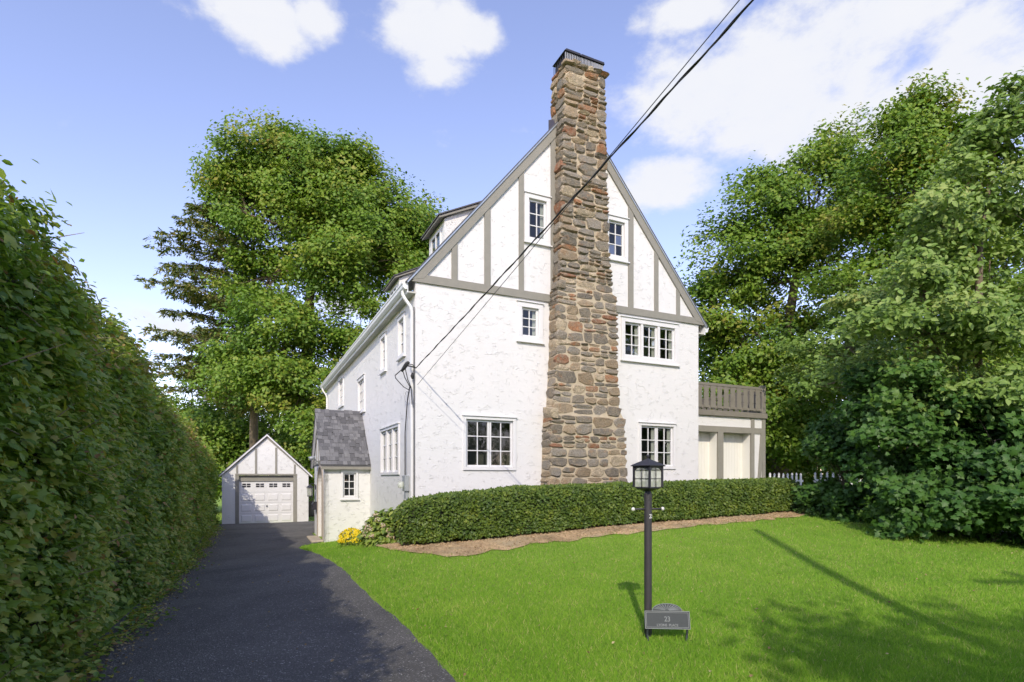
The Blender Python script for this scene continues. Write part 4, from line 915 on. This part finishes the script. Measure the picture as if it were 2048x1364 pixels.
# stems showing under the hedge
stm = MB()
for k in range(34):
    q = hw(-.4 + k * .32 + random.Random(k).uniform(-.1, .1), -1.35 + random.Random(k + 99).uniform(-.25, .2)); z = float(H(*q))
    stm.tube([np.array([q[0], q[1], z - .05]) - yo, np.array([q[0] + .05, q[1], z + .5]) - yo], [.022, .015], 5)
tag(stm.build('stems', 'twig', yh_), kind='stuff')

# ------------------------------------------------------------------ hydrangea and chrysanthemums by the corner
def small_bush(name, label, cat, c, r, n, lsz, mat, tmpl, seed, flowers=None):
    rg = np.random.default_rng(seed); z = float(H(c[0], c[1])); b = empty(name, (c[0], c[1], z)); tag(b, label, cat)
    u = unit(rg.normal(size=(n, 3))); u[:, 2] = np.abs(u[:, 2]); rad = rg.uniform(.55, 1.05, n); C = u * rad[:, None] * np.array(r) + np.array([0, 0, .04])
    N = u * .7 + np.array([0, -.25, .55]) + rg.normal(size=(n, 3)) * .45; T = u + rg.normal(size=(n, 3)) * .4 + np.array([0, 0, -.25])
    leaves('foliage', C, N, T, lsz * rg.uniform(.6, 1.25, n), np.clip(rg.normal(.5, .25, n), 0, 1), tmpl, mat, b)
    st = MB()
    for k in range(9): e = u[k] * np.array(r) * .8; st.tube([(0, 0, -.02), tuple(e * .5), tuple(e)], [.012, .009, .004], 4)
    tag(st.build('stems', 'twig', b), kind='stuff')
    if flowers:
        nm, m, heads, per, hr, fs = flowers
        hu = unit(rg.normal(size=(heads, 3))); hu[:, 2] = np.abs(hu[:, 2]) * .8 + .25; hu[:, 1] -= .3; hu = unit(hu); hc = hu * np.array(r) * 1.02 + np.array([0, 0, .05]); idx = np.repeat(np.arange(heads), per); k = len(idx)
        d = unit(rg.normal(size=(k, 3))); P = hc[idx] + d * hr * np.array([1, 1, .7])
        leaves(nm, P, d + hu[idx] * .4, rg.normal(size=(k, 3)), fs * rg.uniform(.7, 1.2, k), rg.uniform(0, 1, k), T_OVAL, m, b)
    return b
q = hw(-.58, .10); small_bush('hydrangea', 'leafy hydrangea with faded cream blooms at the hedge end', 'shrub', q, (.56, .50, .68), 2600, .125, 'hyd', T_OVAL, 5, ('flower_heads', 'hydfl', 20, 46, .065, .035))
q = hw(-1.10, 1.75); small_bush('chrysanthemum', 'low mound of bright yellow chrysanthemums beside the porch', 'flowers', q, (.33, .33, .36), 900, .05, 'hyd', T_QUAD, 6, ('blooms', 'mum', 170, 16, .022, .034))
q = hw(-.98, 1.25); small_bush('chrysanthemum', 'smaller yellow chrysanthemum plant in front of the mound', 'flowers', q, (.20, .20, .22), 420, .05, 'hyd', T_QUAD, 8, ('blooms', 'mum', 70, 16, .020, .032))

# ------------------------------------------------------------------ tall hedge on the left
hl = empty('tall_hedge', hpt(-4.75, -6, 0)); tag(hl, 'very tall untrimmed hedge wall along the left of the driveway', 'hedge'); ho = np.array(hl.location)
nz2 = noise1(np.random.default_rng(11), 10, .9); nz3 = noise1(np.random.default_rng(12), 10, 2.6)
def hedge_pt(t, v, dep):
    hgt = np.interp(t, [-9.5, -6.5, -2, 4, 12], [3.45, 3.72, 3.75, 3.6, 3.3]) + .26 * nz2(t * .7, 0 * t) + .17 * nz3(t, 0 * t); bul = .22 * nz2(t * .8, v * .9) + .13 * nz3(t * .9, v * 1.5)
    lean = -.06 - .22 * np.clip((v / 3.5 - .72) / .28, 0, 1) ** 2 + .08 * np.exp(-v * 2.2)
    s = -4.84 + bul + lean - dep; x = P0[0] + s * AX[0] + t * BX[0]; y = P0[1] + s * AX[1] + t * BX[1]
    return np.stack([x, y, H(x, y) + v * hgt / 3.5], -1)
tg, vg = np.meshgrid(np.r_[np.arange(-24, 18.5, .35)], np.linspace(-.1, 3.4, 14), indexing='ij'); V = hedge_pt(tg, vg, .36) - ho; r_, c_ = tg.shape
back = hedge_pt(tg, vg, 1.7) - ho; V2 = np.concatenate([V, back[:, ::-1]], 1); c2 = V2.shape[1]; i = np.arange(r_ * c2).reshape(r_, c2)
npmesh('dark_core', V2.reshape(-1, 3), np.stack([i[:-1, :-1], i[:-1, 1:], i[1:, 1:], i[1:, :-1]], -1).reshape(-1, 4), 'hedgecore', hl)
rng = np.random.default_rng(21)
def hedge_leaves(name, t0, t1, n, size, tmpl, top_frac=.16):
    t = rng.uniform(t0, t1, n); v = 3.55 * rng.uniform(0, 1, n) ** .92; dep = np.abs(rng.normal(0, .13, n)) - .03
    tp = rng.random(n) < top_frac; v = np.where(tp, 3.45 + np.abs(rng.normal(0, .10, n)), v); dep = np.where(tp, rng.uniform(0, 1.6, n), dep)
    spr = rng.random(n) < .012; v = np.where(spr, v + rng.uniform(0, .35, n) * (v > 3.2), v); dep = np.where(spr, dep - .15, dep)
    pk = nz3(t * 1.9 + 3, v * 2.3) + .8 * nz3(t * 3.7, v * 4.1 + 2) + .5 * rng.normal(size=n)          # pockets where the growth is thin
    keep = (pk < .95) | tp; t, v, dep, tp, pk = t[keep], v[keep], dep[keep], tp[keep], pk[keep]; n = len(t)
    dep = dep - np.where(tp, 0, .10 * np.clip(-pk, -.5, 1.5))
    P = hedge_pt(t, v, dep) + rng.normal(size=(n, 3)) * .035 - ho
    out = np.array([AX[0], AX[1], 0]); N = out * rng.uniform(.1, .9, n)[:, None] + np.array([0, -.25, .85]) + rng.normal(size=(n, 3)) * .45
    T = rng.normal(size=(n, 3)) * .8 + out * .5 + np.array([0, 0, -.35])
    c = np.clip(.36 - .12 * pk + .20 * nz2(t * .9, v * .9) + rng.normal(0, .16, n) + .18 * (v > 2.9), 0, .97); brn = nz2(t * 1.5 + 5, v * 1.3 + 1) + .6 * nz3(t * 1.2, v * 1.7); c = np.where(rng.random(n) < .012 + .30 * (brn > 1.05), 1.0, c)  # sun and shade put into leaf colour: yellower top, darker pockets
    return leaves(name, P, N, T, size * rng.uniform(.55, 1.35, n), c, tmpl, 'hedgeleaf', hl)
hedge_leaves('foliage', -10.5, -4.5, 72000, .066, T_OVAL); hedge_leaves('foliage', -4.5, 3, 60000, .080, T_QUAD); hedge_leaves('foliage', 3, 18, 50000, .105, T_QUAD); hedge_leaves('foliage', -23.5, -10.5, 26000, .10, T_QUAD)
tw = MB()
for k in range(420):
    t = rng.uniform(-9, 6); v = rng.uniform(.1, 3.5); p = hedge_pt(np.array([t]), np.array([v]), np.array([.12]))[0] - ho; d = np.array([AX[0] * .25, AX[1] * .25, 0]) + rng.normal(size=3) * np.array([.13, .13, .18]) + np.array([0, 0, .1])
    tw.tube([p, p + d * .4 + rng.normal(size=3) * .02, p + d * .85], [.006, .005, .002], 4, False)
tag(tw.build('twigs', 'palewood', hl), kind='stuff')
# broad-leaved climber woven through the hedge
vt = rng.uniform(-9.5, 4, 90); vv_ = rng.uniform(.2, 3.5, 90); ii = np.repeat(np.arange(90), 24); m = len(ii)
t = vt[ii] + rng.normal(0, .22, m); v = np.clip(vv_[ii] + rng.normal(0, .28, m), .1, 3.6); P = hedge_pt(t, v, -.05 - np.abs(rng.normal(0, .05, m))) - ho
leaves('climber_leaves', P, np.array([AX[0] * .7, AX[1] * .7 - .3, .75]) + rng.normal(size=(m, 3)) * .35, rng.normal(size=(m, 3)) * .6 + np.array([0, 0, -.7]), .095 * rng.uniform(.6, 1.3, m), np.clip(rng.normal(.62, .16, m), 0, .9), T_MAPLE, 'hedgeleaf', hl)
# shoots standing out of the hedge top
rgm = np.random.default_rng(33); P_, N_, T_ = [], [], []; shoot = MB()
for k in range(40):
    t = rgm.uniform(-8.3, 5); b = hedge_pt(np.array([t]), np.array([rgm.uniform(2.9, 3.45)]), np.array([rgm.uniform(0, .3)]))[0] - ho; L = rgm.uniform(.15, .38); d = unit(np.array([.25 * AX[0], .25 * AX[1], 1.0]) + rgm.normal(size=3) * .35); shoot.tube([b, b + d * L * .5, b + d * L], [.005, .004, .002], 4, False)
    for j in range(9): P_.append(b + d * L * (j + 1) / 9); s_ = 1 if j % 2 else -1; w = np.cross(d, rgm.normal(size=3)); T_.append(w * s_ + d * .5); N_.append(d + rgm.normal(size=3) * .4)
tag(shoot.build('shoot_stems', 'twig', hl), kind='stuff'); m = len(P_)
leaves('shoot_leaves', np.array(P_), np.array(N_), np.array(T_), .075 * rgm.uniform(.7, 1.3, m), np.clip(rgm.normal(.5, .15, m), 0, .9), T_OVAL, 'hedgeleaf', hl)

# ------------------------------------------------------------------ trees
def W(px, py, d, rx, ry, n, rz_depth=None):
    k = d / FPX; return (tuple(at(px, py, d)), (rx * k, (rz_depth if rz_depth else rx * k * .9), ry * k), n)
def base_at(px, d): x = (px - CXP) / FPX * d; return np.array([x, d, float(H(x, d))])
D = 33.0; b = base_at(612, D)
tree('maple_tree', 'large rounded maple rising behind the garage and house', 'tree', 41, b, [b, at(612, 800, D), at(617, 640, D), at(622, 560, D), at(640, 470, D), at(630, 360, D)], .42,
     [W(560, 345, D, 110, 75, 256), W(645, 345, D, 95, 75, 202), W(490, 335, D, 75, 55, 135), W(480, 400, D, 55, 60, 67), W(560, 450, D, 110, 90, 148), W(725, 430, D, 125, 95, 324), W(800, 480, D + 1, 85, 80, 229), W(835, 480, D + 2, 55, 60, 108), W(690, 380, D, 80, 70, 148),
      W(740, 540, D - 1, 120, 70, 175), W(650, 520, D - 2, 70, 50, 81), W(520, 560, D, 70, 80, 81), W(560, 690, D - 2, 110, 90, 175), W(500, 740, D - 1, 90, 80, 121), W(690, 690, D - 1, 80, 90, 121), W(600, 780, D - 2, 110, 80, 162), W(560, 275, D, 35, 35, 32), W(600, 285, D, 35, 30, 27)],
     66, 1.0, .215, 'maple', flat=.6, crown='crown')
D = 41.0; b = base_at(470, D)
tree('broadleaf_tree', 'mid green tree filling the gap behind the garage roof', 'tree', 42, b, [b, at(470, 930, D), at(470, 860, D)], .3, [W(440, 870, D, 95, 80, 130), W(540, 840, D, 100, 80, 140), W(370, 900, D, 80, 70, 100), W(640, 860, D, 100, 90, 140), W(480, 930, D, 170, 60, 140), W(400, 780, D, 60, 60, 50)], 52, 1.3, .26, 'maple')
D = 29.5; b = base_at(640, D)
tree('sapling', 'young bright green maple sapling between garage and porch', 'tree', 43, b, [b, at(640, 950, D), at(640, 880, D)], .08, [W(632, 880, D, 32, 55, 40), W(650, 820, D, 30, 40, 30), W(620, 945, D, 30, 45, 36), W(600, 900, D + 3, 40, 60, 50)], 45, .75, .20, 'maple')
# hemlock: a mast with drooping sprays
D = 35.0; b = base_at(508, D); rg = np.random.default_rng(50); hem = empty('hemlock_tree', tuple(b)); tag(hem, 'sparse dark hemlock with drooping sprays left of the maple', 'tree')
MB().tube([np.zeros(3), at(508, 700, D) - b, at(506, 380, D) - b], [.32, .2, .05], 9).build('trunk', 'bark', hem, True)
lim = MB(); C_ = []; N_ = []; T_ = []; R_ = []
for k in range(72):
    py = 430 + (k / 71) ** .9 * 400; ang = rg.uniform(0, 2 * math.pi) if k % 3 == 0 else math.pi + rg.normal() * .5; Ln = (2.6 + 3.2 * min(1, (py - 380) / 150)) * rg.uniform(.6, 1.08)
    o = at(507, py, D) - b; d = np.array([math.cos(ang), math.sin(ang) * .8, 0]); m = 7; pts = [o + d * Ln * q / m + np.array([0, 0, Ln * (.62 * q / m - .34 * (q / m) ** 2) + rg.normal() * .04]) for q in range(m + 1)]
    lim.tube(pts, [.05 * (1 - .85 * q / m) for q in range(m + 1)], 5, False)
    for q in range(1, m + 1):
        for j in range(5):
            sd = np.cross(d, [0, 0, 1]) * rg.choice([-1, 1]) + d * rg.uniform(.2, .9); sl = Ln * .17 * rg.uniform(.5, 1.2) * (1.3 - .6 * q / m); p0 = pts[q] - (pts[q] - pts[q - 1]) * rg.random(); tip = p0 + sd * sl + np.array([0, 0, -.25 * sl + rg.normal() * .05]); lim.tube([p0, tip], [.012, .004], 3, False)
            for f in np.linspace(.1, 1, 9):
                for _ in range(2): C_.append(p0 + (tip - p0) * f + rg.normal(size=3) * .05); T_.append(sd + rg.normal(size=3) * .6 + np.array([0, 0, -.5])); N_.append(np.array([0, -.3, .8]) + rg.normal(size=3) * .5); R_.append(rg.random())
tag(lim.build('branches', 'twig', hem), kind='stuff'); m = len(C_)
leaves('needles', np.array(C_), np.array(N_), np.array(T_), .30 * rg.uniform(.6, 1.3, m), np.array(R_), T_NEEDLE, 'hemlock', hem)

D = 24.0; b = base_at(1560, D)
tree('maple_tree', 'broad maple crown rising behind the sunroom deck', 'tree', 44, b, [b, at(1560, 850, D), at(1570, 700, D), at(1590, 560, D), at(1620, 430, D)], .35,
     [W(1470, 540, D, 85, 100, 110), W(1440, 640, D, 60, 80, 60), W(1550, 430, D, 95, 90, 120), W(1640, 380, D, 100, 90, 120), W(1740, 350, D, 90, 90, 100), W(1580, 560, D, 110, 100, 120), W(1700, 500, D, 130, 110, 150),
      W(1490, 700, D, 105, 80, 120), W(1600, 700, D, 120, 90, 130), W(1450, 790, D - 1, 70, 70, 70), W(1560, 820, D - 1, 100, 70, 90), W(1500, 900, D + 2, 120, 70, 110), W(1620, 900, D, 110, 80, 90), W(1400, 640, D + 1, 40, 70, 30), W(1530, 350, D, 40, 40, 24), W(1650, 290, D, 35, 35, 18)],
     72, .85, .175, 'maple', flat=.6)
D = 20.0; b = base_at(1830, D)
tree('maple_tree', 'taller green maple with windblown tips right of centre', 'tree', 45, b, [b, at(1830, 800, D), at(1830, 600, D), at(1830, 400, D), at(1840, 280, D)], .28,
     [W(1840, 290, D, 65, 70, 75), W(1800, 230, D, 32, 55, 32), W(1860, 220, D, 36, 55, 38), W(1900, 300, D, 50, 50, 50), W(1800, 400, D, 110, 85, 130), W(1880, 480, D, 130, 110, 140), W(1760, 560, D, 130, 90, 120), W(1900, 640, D, 150, 110, 150), W(2020, 560, D, 120, 140, 110), W(1780, 740, D, 140, 90, 120), W(1980, 780, D, 140, 110, 110)],
     72, .75, .155, 'maple', flat=.6)
D = 12.6; b = base_at(1960, D)
tree('dogwood_tree', 'pale leaved dogwood with layered boughs at the right edge', 'tree', 46, b, [b, at(1960, 900, D), at(1955, 700, D), at(1960, 480, D), at(1990, 300, D)], .13,
     [W(1990, 280, D, 85, 80, 60), W(2050, 215, D, 75, 70, 46), W(1930, 360, D, 70, 60, 44), W(2030, 400, D, 110, 90, 74), W(1880, 440, D, 95, 50, 50), W(1980, 520, D, 120, 60, 64), W(1835, 545, D - .2, 110, 34, 56), W(1770, 610, D + 5, 110, 30, 60), W(1680, 680, D + 4, 90, 30, 44), W(1840, 640, D - .6, 140, 42, 64), W(1980, 660, D - .8, 110, 60, 54),
      W(1760, 730, D + .8, 120, 34, 50), W(1660, 760, D + 4, 80, 26, 34), W(2060, 600, D - 1, 90, 110, 60), W(1640, 730, D + 5, 60, 22, 22), W(1870, 760, D - .4, 130, 50, 50), W(2010, 800, D - 1.4, 90, 40, 34)],
     40, .50, .135, 'dogwood', tmpl=T_OVAL, flat=.38, droop=.5, shell=.3)
for (nm, lab, px, d, bl, sd) in [
    ('shrub', 'dark maple-leaved shrub at the lawn corner beside the fence', 1690, 14.2, [W(1690, 930, 14.2, 75, 90, 70), W(1650, 1000, 14.6, 50, 42, 40), W(1730, 850, 14, 75, 70, 56), W(1720, 1010, 13.4, 60, 36, 40)], 60),
    ('shrub', 'tall dark maple-leaved shrub in the middle of the border', 1840, 12.2, [W(1840, 880, 12.2, 95, 110, 100), W(1790, 800, 12.4, 90, 70, 60), W(1820, 1000, 11.7, 95, 48, 66), W(1900, 960, 11.6, 75, 70, 60)], 61),
    ('shrub', 'dense dark shrub filling the right edge of the border', 1990, 11.2, [W(1990, 900, 11.2, 100, 120, 105), W(2050, 1000, 10.6, 90, 75, 74), W(1950, 1020, 10.9, 80, 48, 60), W(2060, 800, 11.6, 80, 90, 60)], 62)]:
    b = base_at(px, d); tree(nm, lab, 'shrub', sd, b, [b, at(px, 1000, d), at(px, 880, d)], .06, bl, 62, .42, .118, 'mapledark', tmpl=T_MAPLE, group='shrubs along the right border', flat=.5, shell=.35, droop=.4)
# woodland closing the view behind
for i, (px, d, lab) in enumerate([(1700, 34, 'distant green tree behind the right hand maples'), (2000, 30, 'distant green tree behind the dogwood'), (1480, 38, 'distant green tree low behind the sunroom'), (330, 40, 'distant green tree behind the tall hedge')]):
    b = base_at(px, d); k = 900 / d
    tree('background_tree', lab, 'tree', 70 + i, b, [b, at(px, 900, d), at(px, 800, d)], .25, [W(px, 800 if i < 3 else 960, d, 150, 130 if i < 3 else 60, 200), W(px - 90, 900, d, 130, 90, 130), W(px + 110, 880, d, 130, 100, 150)], 46, 1.3, .28, 'maple', twigs=False, group='background trees')
# trees on the street side, behind the viewpoint: they shade the lawn and show in the panes
for i, (x, y, zc, r, n, lab) in enumerate([(3.1, -7.4, 7.6, 2.6, 85, 'street tree whose crown shades the near lawn'), (17, -11, 6, 5, 260, 'street tree facing the gable windows'), (26, -4, 6, 5.5, 260, 'street tree across from the right border'), (-14, -16, 6, 5, 200, 'street tree across from the tall hedge'), (11, -24, 6.5, 6, 240, 'far street tree across the road')]):
    z = float(H(x, y)); b = np.array([x, y, z])
    bl = [((x, y, zc), (r, r * .9, r * .62), n)] if i == 0 else [((x, y, zc), (r, r, r * .8), n), ((x + 2, y, 3), (r, r, 2.2), n // 2)]
    tree('street_tree', lab, 'tree', 80 + i, b, [b, b + np.array([0, 0, zc * .5]), b + np.array([0, 0, zc * .8])], .16, bl, 34 if i == 0 else 40, .9, .2 if i == 0 else .3, 'maple', twigs=False, group='trees on the street side')

# ------------------------------------------------------------------ lawn, ivy and litter
rng = np.random.default_rng(90)
def inside_lawn(x, y):
    s, t = wh(x, y)
    ok = (s > drive_right(t) + .02 + .05 * rng.normal(size=len(s)) * .5) & (y > 2.5)
    edge = bed_front(s) + bedw(s) + rng.normal(0, .09, len(s))
    ok &= ~((t > edge) & (s > -.9)); ok &= ~((t > 5.0) & (s < 0)); ok &= ~((s >= -.9) & (s < 0) & (t > 2.4)) | (s < -.1); ok &= ~((s > -1.45) & (t > 5.0))
    return ok
def grass(name, n, dmin, dmax, hgt, wdt):
    d = dmin * (dmax / dmin) ** rng.uniform(0, 1, n); x = rng.uniform(-.62, 1.02, n) * (d + 1.2); y = d
    k = inside_lawn(x, y); x, y, d = x[k], y[k], d[k]; m = len(x)
    C = np.stack([x, y, H(x, y) - .004], -1); T = np.stack([rng.normal(0, .75, m), rng.normal(0, .75, m), np.ones(m)], -1)
    fac = rng.uniform(0, 2 * math.pi, m); N = np.stack([np.cos(fac), np.sin(fac), np.zeros(m)], -1)
    pat = .5 + .25 * np.sin(x * 1.3 + np.sin(y * .9) * 2) * np.sin(y * 1.7 + x * .4); p2 = np.sin(x * 3.1 + 1.3 * np.sin(y * 2.3)) * np.sin(y * 2.7 + 1.7 * np.sin(x * 1.9)); rn = np.clip(.22 + .30 * pat + .09 * p2 + rng.normal(0, .17, m), 0, .9); rn = np.where(rng.random(m) < .03 + .03 * (p2 > .5), 1.0, rn)
    h = hgt * rng.uniform(.5, 1.35, m) * (.8 + .4 * pat); w = wdt * (1 + .09 * d) / h
    return leaves(name, C, N, T, h, rn, T_BLADE, 'blade', None, w)
tag(grass('lawn_grass', 420000, 3.6, 17, .055, .0052), 'short bright green lawn grass in front of the house', 'grass', kind='stuff')
def scatter(name, label, cat, n, fn, size, tmpl, mat, up=.8):
    P = fn(n); m = len(P); N = np.array([0, 0, up]) + rng.normal(size=(m, 3)) * .3; T = rng.normal(size=(m, 3)); T[:, 2] *= .2
    return tag(leaves(name, P, N, T, size * rng.uniform(.6, 1.3, m), rng.uniform(0, 1, m), tmpl, mat), label, cat, kind='stuff')
def ivy_pts(n):
    u = rng.uniform(0, 1, n); a = np.array([7.0, 14.9]); b_ = np.array([10.6, 9.2]); x = a[0] + (b_[0] - a[0]) * u + rng.uniform(-.15, 1.6, n) + .2 * np.sin(u * 23); y = a[1] + (b_[1] - a[1]) * u + rng.uniform(0, 1.2, n)
    return np.stack([x, y, H(x, y) + rng.uniform(.02, .16, n)], -1)
scatter('ivy_ground_cover', 'dark ivy ground cover under the shrubs along the lawn edge', 'ground cover', 9000, ivy_pts, .09, T_OVAL, 'ivy')
def lawn_leaf_pts(n):
    x = rng.uniform(-3, 9, n * 3); y = rng.uniform(4, 14, n * 3); k = inside_lawn(x, y) & (np.abs(x / y) < .95); x, y = x[k][:n], y[k][:n]; return np.stack([x, y, H(x, y) + .045], -1)
scatter('lawn_leaves', 'few dry leaves lying about on the lawn', 'leaf litter', 260, lawn_leaf_pts, .035, T_QUAD, 'litter', .5)
def litter_pts(n):
    t = rng.uniform(-9.5, 12, n); s = -4.55 + np.abs(rng.normal(0, .16, n)); x = P0[0] + s * AX[0] + t * BX[0]; y = P0[1] + s * AX[1] + t * BX[1]; return np.stack([x, y, H(x, y) + .02], -1)
scatter('leaf_litter', 'dry fallen leaves along the foot of the tall hedge', 'leaf litter', 1500, litter_pts, .035, T_QUAD, 'litter')
def drive_pts(n):
    t = rng.uniform(-9.5, 12, n); s = rng.uniform(-4.5, -2.2, n); x = P0[0] + s * AX[0] + t * BX[0]; y = P0[1] + s * AX[1] + t * BX[1]; return np.stack([x, y, H(x, y) + .02], -1)
scatter('scattered_leaves', 'few small fallen leaves scattered over the asphalt driveway', 'leaf litter', 110, drive_pts, .035, T_QUAD, 'litter')
def weed_pts(n):
    t = rng.uniform(-9.5, 14, n); s = -4.62 + np.abs(rng.normal(0, .12, n)) * (1 + .6 * np.sin(t * 2.3)); x = P0[0] + s * AX[0] + t * BX[0]; y = P0[1] + s * AX[1] + t * BX[1]; return np.stack([x, y, H(x, y) + rng.uniform(.02, .14, n)], -1)
scatter('hedge_foot_weeds', 'low green weeds spilling from the hedge onto the asphalt', 'weeds', 5200, weed_pts, .06, T_OVAL, 'hedgeleaf')
def needle_pts(n):
    s = rng.uniform(-.9, 12.4, n); t = bed_front(s) + rng.uniform(0, 1.2, n); x = P0[0] + s * AX[0] + t * BX[0]; y = P0[1] + s * AX[1] + t * BX[1]; return np.stack([x, y, H(x, y) + .03], -1)
scatter('bed_litter', 'dry clippings and leaves on the brown mulch bed', 'leaf litter', 6500, needle_pts, .05, T_NEEDLE, 'litter')
